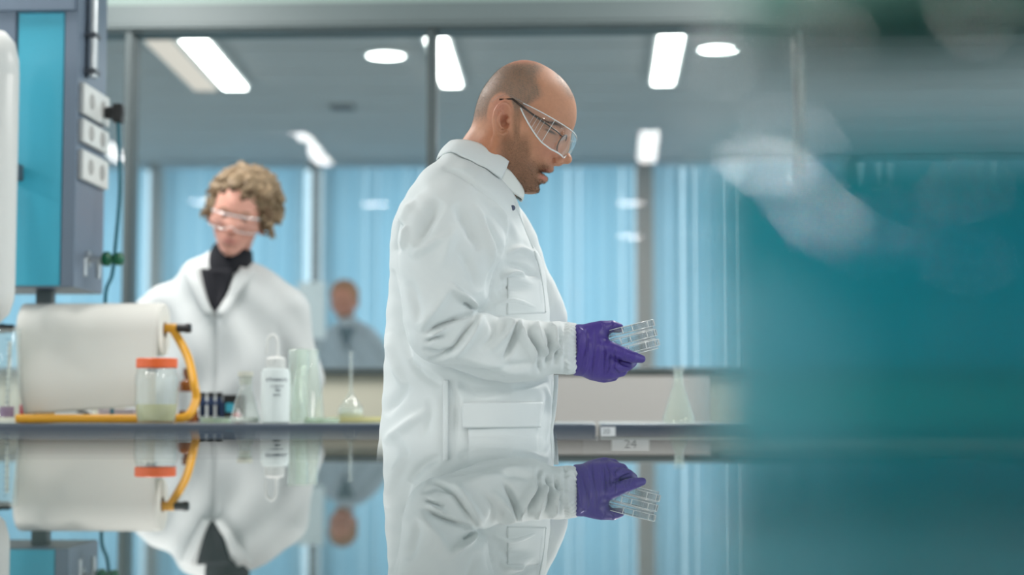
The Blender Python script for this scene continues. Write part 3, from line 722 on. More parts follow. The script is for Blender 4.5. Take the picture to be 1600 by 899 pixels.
# --- amber bottle
x, y = at(294, 4.55), 4.55
t = empty('amber_bottle', (x, y, ZB), 0, 'brown amber bottle behind the yellow stand upright', 'bottle')
MB().lathe([(0, 0), (.024, 0), (.026, .003), (.026, .095), (.022, .106), (.012, .113), (.012, .125), (0, .125)], 36, (x, y, Z0)).build('body', M['amber'], t)
MB().lathe([(0, .122), (.015, .122), (.015, .142), (0, .143)], 30, (x, y, Z0)).build('cap', M['amber'], t)
MB().lathe([(.0263, .03), (.0265, .03), (.0265, .08), (.0263, .08), (.0263, .03)], 36, (x, y, Z0)).build('label', M['label'], t)
# --- navy rack & black box, cable, cartons
x, y = at(323, 4.6), 4.6
t = empty('tube_rack', (x, y, ZB), 0, 'dark navy rack of black capped tubes behind the petri dish', 'rack')
MB().box(x - .05, y - .03, Z0, x + .05, y + .03, Z0 + .012, .003).box(x - .05, y - .03, Z0 + .045, x + .05, y + .03, Z0 + .055, .003).box(x - .05, y - .03, Z0 + .01, x - .044, y + .03, Z0 + .05).box(x + .044, y - .03, Z0 + .01, x + .05, y + .03, Z0 + .05).build('frame', M['navy'], t)
k = 0
for ix in range(4):
    xx = x - .034 + ix * .0225
    o = empty('sample_tube', (xx, y, Z0 + .012), 0, ['leftmost', 'second from left', 'third from left', 'rightmost'][ix] + ' small tube with black cap in the navy rack', 'tube', 'tubes in the navy rack')
    MB().lathe([(0, .0125), (.007, .016), (.008, .022), (.008, .066), (0, .066)], 18, (xx, y, Z0)).build('tube_body', M['navy'], o)
    MB().lathe([(0, .0665), (.0095, .0665), (.0095, .078), (0, .079)], 18, (xx, y, Z0)).build('cap', M['black'], o)
x, y = at(366, 4.6), 4.6
t = empty('timer_box', (x, y, ZB), 0, 'small black box with blue side and red button behind the small conical flask', 'box')
MB().box(x - .026, y - .025, Z0, x + .026, y + .025, Z0 + .072, .004).build('body', M['black'], t)
MB().box(x - .018, y - .028, Z0 + .026, x + .004, y - .0245, Z0 + .05, .001).build('blue_display', M['cyan'], t)
MB().lathe([(0, 0), (.009, 0), (.009, -.006), (0, -.008)], 20, (x + .012, y - .0245, Z0 + .016), 'Y').build('red_button', M['red'], t)
cb = spline([(at(120, 4.5), 4.50, Z0 + .03), (at(138, 4.5), 4.5, Z0 + .022), (at(150, 4.5), 4.48, Z0 + .0105), (at(172, 4.5), 4.47, Z0 + .004), (at(198, 4.5), 4.48, Z0 + .005), (at(216, 4.5), 4.5, Z0 + .013), (at(240, 4.5), 4.55, Z0 + .02), (at(262, 4.6), 4.6, Z0 + .004)], 8)
o = MB().tube(cb, .0042, 10).build('black_cable', M['black']); tag(o, 'black cable curling on the bench under the paper roll', 'cable')
for px, Y, w, h, m, lb in ((186, 4.62, .05, .030, 'pinkbox', 'low pale pink carton behind the hanging paper sheet'), (100, 4.66, .07, .026, 'whiteplastic', 'low white carton behind the left foot of the yellow stand')):
    x = at(px, Y); t = empty('carton', (x, Y, ZB), 0, lb, 'box', 'small cartons behind the roll')
    MB().box(x - w, Y - .03, Z0, x + w, Y + .03, Z0 + h, .002).build('body', M[m], t)
    MB().box(x - w - .001, Y - .031, Z0 + h, x + w + .001, Y + .031, Z0 + h + .004, .001).build('flap', M[m], t)
x, y = at(38, 4.4), 4.4
t = empty('red_capped_vial', (x, y, ZB), 0, 'small red vial beside the glass measuring cylinder', 'vial')
MB().lathe([(0, 0), (.012, 0), (.013, .002), (.013, .040), (.010, .046), (0, .046)], 24, (x, y, Z0)).build('body', M['red'], t)
MB().lathe([(0, .046), (.009, .046), (.009, .056), (0, .057)], 24, (x, y, Z0)).build('cap', M['whiteplastic'], t)
# --- glass measuring cylinder far left
x, y = at(8, 4.205), 4.205
t = empty('measuring_cylinder', (x, y, ZB), 0, 'clear glass measuring cylinder with blue marks at the far left', 'cylinder')
MB().lathe([(0, 0), (.040, 0), (.042, .006), (.036, .010), (.034, .016), (.034, .225), (.037, .232), (.0355, .232), (.0325, .225), (.0325, .016), (0, .014)], 48, (x, y, Z0)).build('glass_body', M['clear'], t)
mb = MB()
for k in range(12):
    z = Z0 + .05 + k * .014
    for q in range(4 if k % 2 == 0 else 2):
        an = -1.25 + q * .10; mb.box(x + .0342 * math.cos(an) - .002, y + .0342 * math.sin(an) - .0006, z, x + .0342 * math.cos(an) + .002, y + .0342 * math.sin(an) + .0003, z + .0012)
mb.build('graduation_marks', M['navy'], t)
MB().tube([(x + .005, y, Z0 + .02), (x + .008, y, Z0 + .20)], .0045, 12).build('glass_rod', M['milky'], t)
MB().lathe([(0, .0145), (.018, .0145), (.018, .04), (0, .04)], 24, (x + .004, y, Z0)).build('purple_stirrer', mat('purple_plastic', (.25, .08, .25), .4), t)

# ================================================================== PEOPLE: generic parts
def add_head(name_parent, poly, Wp, Rp, eye_u, eye_v, ear_uv, h, m, colour, matrix=None, extra=None, grid=None, pitch=0.0, ear_l=.072, ear_pitch=0.0, name='body', ss=1.0, lat0=0.0, eyes=True):
    X, Y, Z = grid
    U, V = np.meshgrid(X, Z, indexing='ij')
    W = np.clip(tps([p[:2] for p in Wp], [p[2] for p in Wp], U, V), .010, .12)
    Rr = np.clip(tps([p[:2] for p in Rp], [p[2] for p in Rp], U, V), .007, .08)
    Yl = Y - lat0
    F = slab(X, Yl, Z, poly, W, Rr)
    cp, sp_ = math.cos(pitch), math.sin(pitch)
    def hd(f, u): return (eye_u + f * cp + u * sp_, eye_v - f * sp_ + u * cp)   # head frame (forward, up) -> X, Z
    for s in (-1, 1):
        a = hd(.012, .001); F = smax(F, -ell(X, Yl, Z, (a[0], s * .034, a[1]), (.016, .018, .011)), .012)      # socket
        a = hd(-.006, 0); F = smin(F, ell(X, Yl, Z, (a[0], s * .0315, a[1]), (.0135, .015, .0125)), .004)     # lids
        # nostril and wing
        # ear
        e0, e1 = ear_uv
        rot = Matrix.Rotation(ear_pitch, 3, 'Y') @ Matrix.Rotation(R(-24 * s), 3, 'Z')
        E = ell(X, Yl, Z, (e0, s * (ear_l + .006), e1), (.0190, .0058, .0325), rot)
        rim = []
        for k in range(13):
            an = R(-60 + k * 25)
            q = rot @ Vector((-.0172 * math.sin(an) + .000, s * .0042, .0295 * math.cos(an) + .001))
            rim.append((e0 + q.x, s * (ear_l + .006) + q.y, e1 + q.z))
        q = rot @ Vector((.004, s * .006, -.003))
        CON = (e0 + q.x, s * (ear_l + .001) + q.y, e1 + q.z)
        E = smax(E, -ell(X, Yl, Z, (e0 + q.x, s * (ear_l + .006) + q.y, e1 + q.z), (.0100, .0075, .0185), rot), .003)
        E = smin(E, cone_chain(X, Yl, Z, rim[:12], [.0030] * 12), .0025)
        ah = [(-.002, .0055, .016), (-.0085, .006, .006), (-.0085, .006, -.006), (-.003, .006, -.014), (.004, .0055, -.016)]
        pts = []
        for (a1, a2, a3) in ah: q = rot @ Vector((a1, s * a2, a3)); pts.append((e0 + q.x, s * (ear_l + .006) + q.y, e1 + q.z))
        E = smin(E, cone_chain(X, Yl, Z, pts, [.0024, .0026, .0026, .0024, .002]), .003)
        F = smin(F, E, .004)
        F = smax(F, -ell(X, Yl, Z, CON, (.0092, .0095, .0125), rot), .003)
        q = rot @ Vector((.0005, s * .005, .0165)); F = smax(F, -ell(X, Yl, Z, (e0 + q.x, s * (ear_l + .006) + q.y, e1 + q.z), (.0055, .0045, .0060), rot), .002)
        q = rot @ Vector((.0105, s * .004, -.001)); F = smin(F, ell(X, Yl, Z, (e0 + q.x, s * (ear_l + .004) + q.y, e1 + q.z), (.0035, .0045, .0055), rot), .003)
    if extra: F = extra(F, X, Yl, Z)
    pos, fc = surface_nets(F, X, Y, Z); pos = lap(pos, fc, 2, .4)
    col = colour(pos)
    o = mesh_np(name, pos, fc, m, name_parent, col, matrix)
    return o, pos, fc

def blend(c, m, k): return c * (1 - k[:, None]) + np.array(m) * k[:, None]
def sst(x, a, b): t = np.clip((x - a) / (b - a), 0, 1); return t * t * (3 - 2 * t)
def hnoise(p, s, seed=0):
    q = p * s + seed; return .5 + .5 * np.sin(q[:, 0] * 1.7 + np.sin(q[:, 1] * 2.3 + 1)) * np.sin(q[:, 2] * 1.9 + np.sin(q[:, 0] * 1.3 + 2))

# ---- relaxed hand (used for hands the photograph does not show)
def hand_mesh(h=.0022):
    X = np.arange(-.03, .20, h); Y = np.arange(-.055, .065, h); Z = np.arange(-.05, .05, h)
    F = ell(X, Y, Z, (.045, 0, 0), (.052, .041, .017))
    F = smin(F, cone_chain(X, Y, Z, [(-.03, 0, 0), (.02, 0, 0)], [.027, .026]), .02)
    for k, (y0, L) in enumerate(((-.030, .070), (-.010, .080), (.010, .075), (.029, .060))):
        a = np.array([.082, y0, 0.0]); pts = [a - (.03, 0, 0), a]; an = .25
        for j, f in enumerate((.42, .32, .26)):
            a = a + L * f * np.array([math.cos(an), y0 * .6, -math.sin(an)]); pts.append(a); an += .38
        F = smin(F, cone_chain(X, Y, Z, pts, [.011, .0105, .0095, .0085, .0072]), .004)
    F = smin(F, cone_chain(X, Y, Z, [(.015, -.022, -.004), (.045, -.042, -.012), (.072, -.048, -.02), (.092, -.046, -.024)], [.016, .0125, .0105, .0085]), .006)
    pos, fc = surface_nets(F, X, Y, Z); return lap(pos, fc, 1), fc
HAND = hand_mesh()
def hand(parent, name, m, wrist, fwd, up, mirror=False):
    f = Vector(fwd).normalized(); u = Vector(up).normalized(); r_ = u.cross(f).normalized(); u = f.cross(r_)
    pos, fc = HAND; pos = pos.copy(); fc = fc
    if mirror: pos[:, 1] *= -1; fc = fc[:, ::-1]
    mt = Matrix(((f.x, r_.x, u.x, wrist[0]), (f.y, r_.y, u.y, wrist[1]), (f.z, r_.z, u.z, wrist[2]), (0, 0, 0, 1)))
    return mesh_np(name, pos, fc, m, parent, None, mt)
def shoes(parent, feet, ang, m):
    for (x, y) in feet:
        X = np.arange(-.16, .20, .006); Y = np.arange(-.07, .07, .006); Z = np.arange(-.02, .13, .006)
        F = smin(ell(X, Y, Z, (.07, 0, .025), (.115, .047, .04)), ell(X, Y, Z, (-.05, 0, .045), (.075, .038, .055)), .04)
        F = smax(F, -(Z[None, None, :] - 0 * X[:, None, None] - 0 * Y[None, :, None]), .005)
        pos, fc = surface_nets(F, X, Y, Z)
        mesh_np('shoe', pos, fc, m, parent, None, Matrix.Translation((x, y, .002)) @ Matrix.Rotation(ang, 4, 'Z'))

# ================================================================== THE BALD MAN (in focus)
YM = 3.20
mx0 = PX(735, YM)
man = empty('person', (mx0, YM, 0), 0, 'bald man in white lab coat, purple gloves and clear goggles, looking down at petri dishes', 'person')
zz = lambda pts: poly_px(pts, YM)
head_px = [(817.5, 94.7), (841.5, 98.7), (865.5, 112), (884, 129), (896, 149.4), (900.3, 165.4), (901, 180), (899.5, 192), (896, 202), (892.5, 210), (891.5, 219), (890, 231), (887.5, 243), (886, 250), (882.5, 254.5), (875, 258.5), (868, 259.5), (864.5, 260), (865.5, 264), (863.5, 268.5), (857, 270), (847, 268.5), (843.5, 270),
           (850.5, 273.5), (853, 279), (850, 284), (844, 287), (841.5, 290.5), (843, 296), (840, 301), (832, 303.5), (822, 303), (812, 300), (805, 304), (800, 318), (797, 345), (790, 420), (700, 420), (700, 300), (712, 250), (724, 224), (730.5, 211), (736.5, 200), (739.8, 187), (743, 171), (750, 149.4), (761, 130.7), (777.4, 112), (796, 100)]
hp = zz(head_px); 
def wpx(lst): return [(P(a, b, YM).x, P(a, b, YM).z, c) for a, b, c in lst]
MW = wpx([(800, 115, .066), (840, 120, .058), (770, 150, .070), (805, 150, .077), (845, 150, .067), (875, 150, .052), (760, 180, .068), (800, 190, .074), (840, 185, .064), (870, 180, .054), (890, 185, .044),
          (822, 205, .070), (845, 215, .064), (862, 222, .054), (878, 205, .040), (884, 222, .018), (884, 240, .015), (876, 250, .0185), (866, 254, .0175), (872, 236, .026), (858, 240, .047), (840, 240, .056), (852, 255, .038),
          (858, 264, .025), (846, 266, .028), (848, 279, .024), (838, 272, .036), (836, 295, .027), (825, 292, .036), (820, 270, .050), (800, 275, .056), (792, 250, .064), (770, 230, .066), (745, 220, .057), (735, 260, .060), (760, 290, .062), (790, 320, .052), (750, 360, .085), (770, 400, .11)])
MR = wpx([(817, 94, .055), (865, 115, .05), (745, 170, .055), (898, 165, .045), (898, 195, .030), (892, 212, .018), (889, 235, .014), (882, 252, .012), (866, 260, .010), (860, 268, .009), (846, 270, .008), (852, 280, .010), (843, 290, .012), (842, 297, .020), (822, 303, .030), (803, 310, .04), (730, 215, .05), (710, 260, .05), (800, 200, .05), (840, 250, .03), (750, 400, .06)])
e_uv = P(861, 212, YM); ear = P(784.0, 187, YM - .08)
xf0, xf1 = P(695, 0, YM).x, P(908, 200, YM).x; zf0, zf1 = P(0, 318, YM).z - .0, P(800, 88, YM).z
gx = ax_grid(xf0 - .16, xf1 + .004, .0018, xf0, xf1, .012)
gy = YM + ax_grid(-.22, .22, .0018, -.098, .098, .010)
gz = ax_grid(.05, zf1, .0018, zf0, zf1, .012)
def man_extra(F, X, Y, Z):
    A = lambda px, py, l: (P(px, py, YM).x, l, P(px, py, YM).z)
    for s in (-1, 1):
        F = smin(F, cone_chain(X, Y, Z, [A(877, 196, s * .012), A(868, 196, s * .030), A(856, 198, s * .048)], [.010, .011, .010]), .014)    # brow ridge
        F = smin(F, cone_chain(X, Y, Z, [A(864, 228, s * .036), A(850, 226, s * .052), A(830, 214, s * .063)], [.014, .014, .011]), .022)   # cheekbone
        F = smin(F, ell(X, Y, Z, A(872, 252.5, s * .0135), (.0095, .0082, .0078)), .003)                            # nose wing
        F = smax(F, -cone_chain(X, Y, Z, [A(868.5, 243, s * .0185), A(863.5, 250, s * .0200), A(864.5, 257, s * .0175)], [.0012, .0018, .0015]), .004)
        F = smax(F, -ell(X, Y, Z, A(873.5, 258.0, s * .0105), (.0068, .0050, .0046)), .002)                            # nostril
        F = smin(F, cone_chain(X, Y, Z, [A(772, 232, s * .056), A(765, 262, s * .056), A(776, 300, s * .050)], [.010, .014, .015]), .03)    # neck muscle
    F = smin(F, cone_chain(X, Y, Z, [A(849, 283, -.018), A(851.5, 280, 0), A(849, 283, .018)], [.003, .006, .003]), .004)    # lower lip
    F = smin(F, ell(X, Y, Z, A(887.5, 249, 0), (.0075, .0115, .0085)), .008)
    # torso, arms and legs under the clothes
    cxm = P(725, 400, YM).x
    B = ell(X, Y, Z, (cxm, 0, 1.25), (.105, .165, .26)); B = smin(B, ell(X, Y, Z, (cxm, 0, .98), (.075, .12, .14)), .08)
    for s in (-1, 1):
        B = smin(B, cone_chain(X, Y, Z, [(cxm, s * .10, .95), (cxm - .01, s * .11, .50), (cxm - .03, s * .11, .07)], [.065, .050, .035]), .03)
    F = smin(F, B, .04)
    return F
def hair_mask(px, py, l):
    edge = 845 + 3 * np.sin(py * .13) - 26 * sst(py, 158, 186)
    h = sst(edge - px, -7, 12) * (1 - sst(py + (px < 790) * (790 - px) * .0, 176, 204)) * sst(py - 104 + .0 * px, -8, 12)
    earz = ((px - 785) / 21) ** 2 + ((py - 190) / 34) ** 2
    h = h * sst(earz, .85, 1.25)
    front = sst(px, 862, 872) * sst(py, 98, 106) * (1 - sst(py, 150, 164)) * (1 - sst(l, .022, .042)) * .6
    return np.maximum(h, front)
def man_col(p):
    px, py = proj(p[:, 0], np.full(len(p), YM), p[:, 2]); l = np.abs(p[:, 1] - YM)
    c = np.tile(np.array([.56, .265, .155]), (len(p), 1))
    n1 = hnoise(p, 90); n2 = hnoise(p, 900, 3); n3 = hnoise(p, 1900, 5)
    # ruddy cheeks, nose, ears, neck
    k = np.exp(-(((px - 862) / 20) ** 2 + ((py - 242) / 14) ** 2)) * .55 + np.exp(-(((px - 785) / 16) ** 2 + ((py - 180) / 24) ** 2)) * .6 + np.exp(-(((px - 812) / 26) ** 2 + ((py - 97) / 10) ** 2)) * .6
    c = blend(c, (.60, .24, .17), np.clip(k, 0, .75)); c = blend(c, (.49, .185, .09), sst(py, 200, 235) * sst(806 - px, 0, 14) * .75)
    # cropped hair: region behind the temple line
    hair = hair_mask(px, py, l)
    c = blend(c, (.18, .14, .105), np.clip(hair * (.66 + .45 * (n2 * n3 > .32)), 0, .86))
    # beard
    sideb = sst(px, 800, 808) * (1 - sst(px, 812, 819)) * sst(py, 178, 192)
    low = sst(py - (241 + (px - 800) * .38), -12, 18) * sst(px, 776, 792) 
    low *= (1 - .9 * np.exp(-(((px - 851) / 9) ** 2 + ((py - 279) / 6) ** 2)))
    jaw = sst(px, 778, 792) * (1 - sst(px, 822, 838)) * sst(py, 205, 240)
    mous = np.exp(-(((px - 852) / 13) ** 2 + ((py - 264 + (px - 852) * .0) / 5.0) ** 2)) * .75
    be = np.clip(np.maximum.reduce([sideb * .8, low * .95, jaw * .9, mous]), 0, 1) * (py < 312) * (px < 868)
    c = blend(c, (.24, .125, .07), np.clip(be * (.66 + .26 * (n2 * n3 > .28) + .1 * n1), 0, .8))
    lip = np.exp(-(((px - 850) / 6.5) ** 2 + ((py - 279.5) / 4) ** 2)) + np.exp(-(((px - 855) / 7) ** 2 + ((py - 268.3) / 1.8) ** 2)) * .6
    c = blend(c, (.52, .19, .15), np.clip(lip, 0, .85) * (l < .03))
    la = (np.exp(-(((px - 862) / 8) ** 2 + ((py - 214 + (862 - px) * .3) / 2.3) ** 2)) * 1.2 + .6 * np.exp(-(((px - 862) / 7) ** 2 + ((py - 208.5 + (862 - px) * .3) / 1.2) ** 2))) * (l > .018); c = blend(c, (.05, .03, .025), np.clip(la * 1.1, 0, .9))  # lash line, with the shade of the lid crease painted above it
    br = np.exp(-(((px - 866) / 13) ** 2 + ((py - 200.5 + (866 - px) * .12) / 2.6) ** 2)) * (l > .01); c = blend(c, (.12, .075, .05), np.clip(br, 0, .85))
    return np.clip(c, 0, 1)
body, bpos, bfc = add_head(man, smooth_poly(hp, 4), MW, MR, e_uv.x, e_uv.z, (ear.x, ear.z), .0018, M['skin'], man_col, None, man_extra, (gx, gy, gz), R(31), .072, R(6), 'body', lat0=YM)
HP = R(31)
Fh = Vector((math.cos(HP), 0, -math.sin(HP))); Uh = Vector((math.sin(HP), 0, math.cos(HP)))
E0 = Vector((e_uv.x, YM, e_uv.z))
def hpnt(f, l, u): return E0 + Fh * f + Uh * u + Vector((0, l, 0))
for s in (-1, 1):
    c = hpnt(-.008, s * .0315, 0)
    MB().lathe([(0, -.0118)] + [(.0118 * math.sin(a), -.0118 * math.cos(a)) for a in np.linspace(.2, math.pi - .2, 14)] + [(0, .0118)], 24, c).build('eyeball', M['eye'], body)
    rot = Fh.to_track_quat('Z', 'Y').to_matrix()
    MB().lathe([(0, .0123), (.0035, .0120), (.0058, .0108)], 20, c - Uh * .0012, rot=rot).build('iris', M['iris'], body)
# stubble: short hair strands on scalp and beard
def strands(name, mask_fn, n, L, r, m, dirv, parent, lbl=None, jit=.5, tri=True):
    nm = vnormals(bpos, bfc); px, py = proj(bpos[:, 0], np.full(len(bpos), YM), bpos[:, 2]); k = mask_fn(px, py, bpos) 
    w = np.clip(k, 0, 1); idx = rng.choice(len(bpos), n, p=w / w.sum())
    p = bpos[idx] + rng.normal(0, .0006, (n, 3)); d = nm[idx] * .6 + np.array(dirv) * .5 + rng.normal(0, jit, (n, 3)) * .5; d /= np.linalg.norm(d, axis=1, keepdims=True)
    sd = np.cross(d, rng.normal(0, 1, (n, 3))); sd /= np.linalg.norm(sd, axis=1, keepdims=True)
    LL = (L * rng.uniform(.6, 1.2, n))[:, None]; p = p - nm[idx] * .0006
    V = np.stack([p - sd * r, p + sd * r, p + d * LL * .6 + sd * r * .7, p + d * LL], 1).reshape(-1, 3)
    Fq = np.arange(4 * n).reshape(n, 4); o = mesh_np(name, V, Fq, m, parent); o['kind'] = 'stuff'
    if lbl: o['label'] = lbl
    return o
face_ok = lambda p: (p[:, 2] > P(0, 306, YM).z)
def m_beard(px, py, p):
    low = sst(py - (244 + (px - 800) * .38), -8, 18) * sst(px, 780, 794) * (1 - .97 * np.exp(-(((px - 850) / 9) ** 2 + ((py - 280) / 7) ** 2)))
    sb = sst(px, 801, 808) * (1 - sst(px, 811, 818)) * sst(py, 182, 194) * .5; jaw = sst(px, 782, 795) * (1 - sst(px, 820, 834)) * sst(py, 208, 240) * .6
    mo = np.exp(-(((px - 853) / 11) ** 2 + ((py - 264) / 4.5) ** 2)) * .7
    return np.maximum.reduce([low, sb, jaw, mo]) * (px < 866) * (px > 778) * (py < np.interp(px, [780, 797, 800, 815, 822], [262, 274, 300, 300, 310])) * face_ok(p) * (np.abs(p[:, 1] - YM) < .072)
strands('beard', m_beard, 20000, .0030, .00012, M['hair'], (.25, 0, -.8), body, 'short brown beard stubble')
def m_scalp(px, py, p):
    return hair_mask(px, py, np.abs(p[:, 1] - YM))
strands('cropped_hair', m_scalp, 22000, .0020, .00011, M['hairlight'], (-.2, 0, -.3), body, 'very short greying cropped hair')
strands('eyebrow', lambda px, py, p: np.exp(-(((px - 866) / 12) ** 2 + ((py - 200.5 + (866 - px) * .12) / 2.2) ** 2)) * (np.abs(p[:, 1] - YM) > .012), 900, .006, .0002, M['hair'], (-.6, 0, .1), body)

# --- goggles
gg = empty('safety_goggles', hpnt(.02, 0, 0), 0); gg.parent = man; gg.matrix_parent_inverse = world_of(man).inverted()
def gsurf(a):   # lateral angle -> forward, lateral
    l = .073 * math.sin(a)
    f = .044 - .024 * (1 - math.cos(a)) ** 1.3
    return f, l
vs = []; fs = []; N = 60; Mv = 12
topc = []; botc = []
for i in range(N + 1):
    a = R(-88 + 176 * i / N); f, l = gsurf(a)
    nose = math.exp(-(l / .012) ** 2)
    top = .0195 - .001 * (1 - math.cos(a)); bot = -.027 + .017 * nose - .004 * (1 - math.cos(a))
    tc_ = []
    for j in range(Mv + 1):
        v = j / Mv; u = bot + (top - bot) * v; ff = f + .004 * math.sin(math.pi * v); vs.append(tuple(hpnt(ff, l, u)))
    topc.append(hpnt(f, l, top)); botc.append(hpnt(f, l, bot))
for i in range(N):
    for j in range(Mv): a = i * (Mv + 1) + j; fs.append((a, a + 1, a + Mv + 2, a + Mv + 1))
o = MB().add(vs, fs).build('lens_shield', M['goggle'], gg); md = o.modifiers.new('s', 'SOLIDIFY'); md.thickness = .0016
MB().tube(topc, .0011, 8).tube(botc, .0015, 8).build('shield_rim', M['brightrim'], gg)
for s in (-1, 1):
    # side shield tapering back to the temple arm
    pts = []; vs = []; fs = []
    F0 = gsurf(R(88))[0]
    for i in range(13):
        t_ = i / 12; f = F0 - t_ * .088; l = s * (.073 + .004 * math.sin(t_ * 3)); top = .0190 - .003 * t_ ** 3
        bot = float(np.interp(f, [-.072, -.0555, -.036, -.0166, .0, .02], [.010, -.002, -.0135, -.023, -.029, -.031]))
        for j in range(5): vs.append(tuple(hpnt(f, l, bot + (top - bot) * j / 4)))
    for i in range(12):
        for j in range(4): a = i * 5 + j; fs.append((a, a + 1, a + 6, a + 5))
    o = MB().add(vs, fs).build('side_shield', M['goggle'], gg); md = o.modifiers.new('s', 'SOLIDIFY'); md.thickness = .0014
    rim = [Vector(vs[i * 5]) for i in range(13)]; rimt = [Vector(vs[i * 5 + 4]) for i in range(13)]
    mb = MB().tube(rim, .0014, 8).tube(rimt, .0010, 8)
    for i in (3, 5, 6, 7, 8): mb.tube([Vector(vs[i * 5]).lerp(Vector(vs[i * 5 + 4]), 0), Vector(vs[i * 5]).lerp(Vector(vs[i * 5 + 4]), .72 if i > 4 else 1)], .0003 if i > 4 else .0006, 6)
    mb.build('side_rim', M['brightrim'], gg)
    mb = MB()
    for i in range(13): f = -.009 - i * .0030; q = hpnt(f, s * .0778, .0085 - i * .0001); mb.box(q.x - .0006, q.y - .0008, q.z - .0014, q.x + .0006, q.y + .0008, q.z + .0014)
    mb.build('vent_slots', M['lensframe'], gg)
    arm = spline([hpnt(-.050, s * .077, .017), hpnt(-.075, s * .079, .0165), hpnt(-.098, s * .078, .014), hpnt(-.112, s * .0765, .003), hpnt(-.118, s * .074, -.012)], 6)
    MB().tube(arm, .0019, 8).build('temple_arm', M['goggle'], gg)
# reading spectacles beneath
sp = empty('reading_spectacles', hpnt(.02, 0, 0), 0); sp.parent = man; sp.matrix_parent_inverse = world_of(man).inverted()
for s in (-1, 1):
    ring = [hpnt(.0300 - .006 * ((s * .033 + .023 * math.cos(a)) / .056) ** 2, s * .033 + .023 * math.cos(a), -.006 + .0165 * math.sin(a)) for a in np.linspace(0, 2 * math.pi, 33)[:-1]]
    MB().tube(ring, .0010, 8, True).build('lens_rim', M['lensframe'], sp)
    MB().add([tuple(p) for p in ring], [tuple(range(32))]).build('lens', M['goggle'], sp)
    MB().tube([hpnt(.024, s * .056, .002), hpnt(.012, s * .066, .004), hpnt(-.04, s * .0735, .007), hpnt(-.088, s * .0765, .0125), hpnt(-.108, s * .074, .000)], [.0012, .0014, .0018, .002, .0016], 8).build('temple_arm', M['lensframe'], sp)
MB().tube(spline([hpnt(.0300, -.0105, -.003), hpnt(.032, 0, .001), hpnt(.0300, .0105, -.003)], 5), .0011, 8).build('bridge', M['lensframe'], sp)

# --- coat
YA = YM - .205       # near arm plane
tor_px = [(720, 232), (704, 226), (687, 250), (670, 265), (645, 296), (622, 335), (613, 362), (610, 393), (607, 449), (603.5, 533), (599, 614), (593, 705)]
tor_px2 = [(864, 698), (866, 640), (867, 585), (864, 540), (858, 490), (851, 440), (843, 402), (829, 372), (818, 342), (812, 320), (800, 300), (780, 276), (750, 252)]
tb = zz(tor_px); tf = zz(tor_px2)
hem = np.array([[tb[-1, 0] - .02, .80], [tb[-1, 0] - .03, .58], [tf[0, 0] + .02, .58], [tf[0, 0] + .005, .80]])
tpoly = np.concatenate([tb, hem, tf])
arm_px = [(745, 268), (700, 262), (665, 285), (640, 318), (627, 345), (622, 378), (625, 410), (631, 450), (633, 488), (637, 518), (643, 538), (655, 556), (673, 569), (704, 577), (736, 586), (773, 594), (810, 596), (842, 593), (862, 586), (880, 584), (895, 583.5), (903, 577), (908, 560), (910, 543), (908, 520), (900, 507), (888, 504), (870, 502), (845, 501), (818, 498), (798, 497), (779, 497), (757, 488), (745, 487), (762, 465), (768, 440), (774, 420), (784, 395), (784, 368), (772, 335), (762, 300)]
apoly = poly_px(arm_px, YA)
YLf = YM + .20
arm2_px = [(720, 270), (760, 280), (800, 312), (832, 360), (852, 405), (868, 440), (882, 478), (885, 510), (882, 560), (866, 582), (820, 590), (770, 592), (720, 580), (690, 560), (675, 500), (665, 430), (660, 350), (680, 290)]
a2poly = poly_px(arm2_px, YLf)
zv0 = PZ(720, YM)
X = ax_grid(P(575, 400, YM).x, P(925, 560, YA).x, .0031)
Y = YM + np.concatenate([np.arange(-.31, .0, .0033), np.arange(.0, .32, .007)])
Z = ax_grid(.55, PZ(210, YM), .0031, zv0, PZ(210, YM), .012)
U, V = np.meshgrid(X, Z, indexing='ij')
zq = lambda py: P(735, py, YM).z
Wt = np.interp(V, [.55, zq(700), zq(600), zq(500), zq(420), zq(350), zq(310), zq(280), zq(255), zq(235)], [.235, .195, .185, .180, .182, .185, .178, .150, .100, .070])
Rt = np.interp(V, [zq(700), zq(400), zq(330), zq(290), zq(250)], [.125, .125, .075, .045, .03])
Ft = slab(X, Y - YM, Z, smooth_poly(tpoly, 3), Wt, Rt)
pxA = lambda lst, Yp: [(P(a, b, Yp).x, P(a, b, Yp).z) for a, b, _ in lst]
def field(lst, Yp, lo, hi): return np.clip(tps(pxA(lst, Yp), [c for *_, c in lst], U, V), lo, hi)
Wa = field([(700, 290, .060), (700, 350, .072), (700, 450, .074), (690, 540, .068), (760, 545, .060), (830, 545, .054), (880, 543, .046), (905, 543, .034)], YA, .03, .08)
La = field([(700, 280, -.140), (700, 340, -.188), (700, 450, -.215), (690, 540, -.220), (760, 545, -.205), (830, 545, -.175), (900, 543, -.150)], YA, -.24, -.12)
Ra = field([(700, 300, .07), (700, 450, .07), (690, 540, .05), (780, 545, .05), (860, 543, .045), (905, 543, .035), (750, 480, .035)], YA, .02, .08)
Fa = slab(X, Y - YM, Z, smooth_poly(apoly, 3), Wa, Ra, La)
Wb = field([(740, 300, .060), (760, 400, .070), (760, 500, .068), (860, 530, .055), (720, 560, .06)], YLf, .04, .08)
Lb = field([(740, 290, .140), (740, 350, .185), (760, 450, .205), (760, 540, .20), (870, 545, .150)], YLf, .12, .23)
Fb = slab(X, Y - YM, Z, smooth_poly(a2poly, 3), Wb, .06, Lb)
F = smin(smin(Ft, Fa, .014), Fb, .02)
cpos, cfc = surface_nets(F, X, Y, Z); cpos = lap(cpos, cfc, 4, .5)
nrm = vnormals(cpos, cfc); px, py = proj(cpos[:, 0], cpos[:, 1], cpos[:, 2])
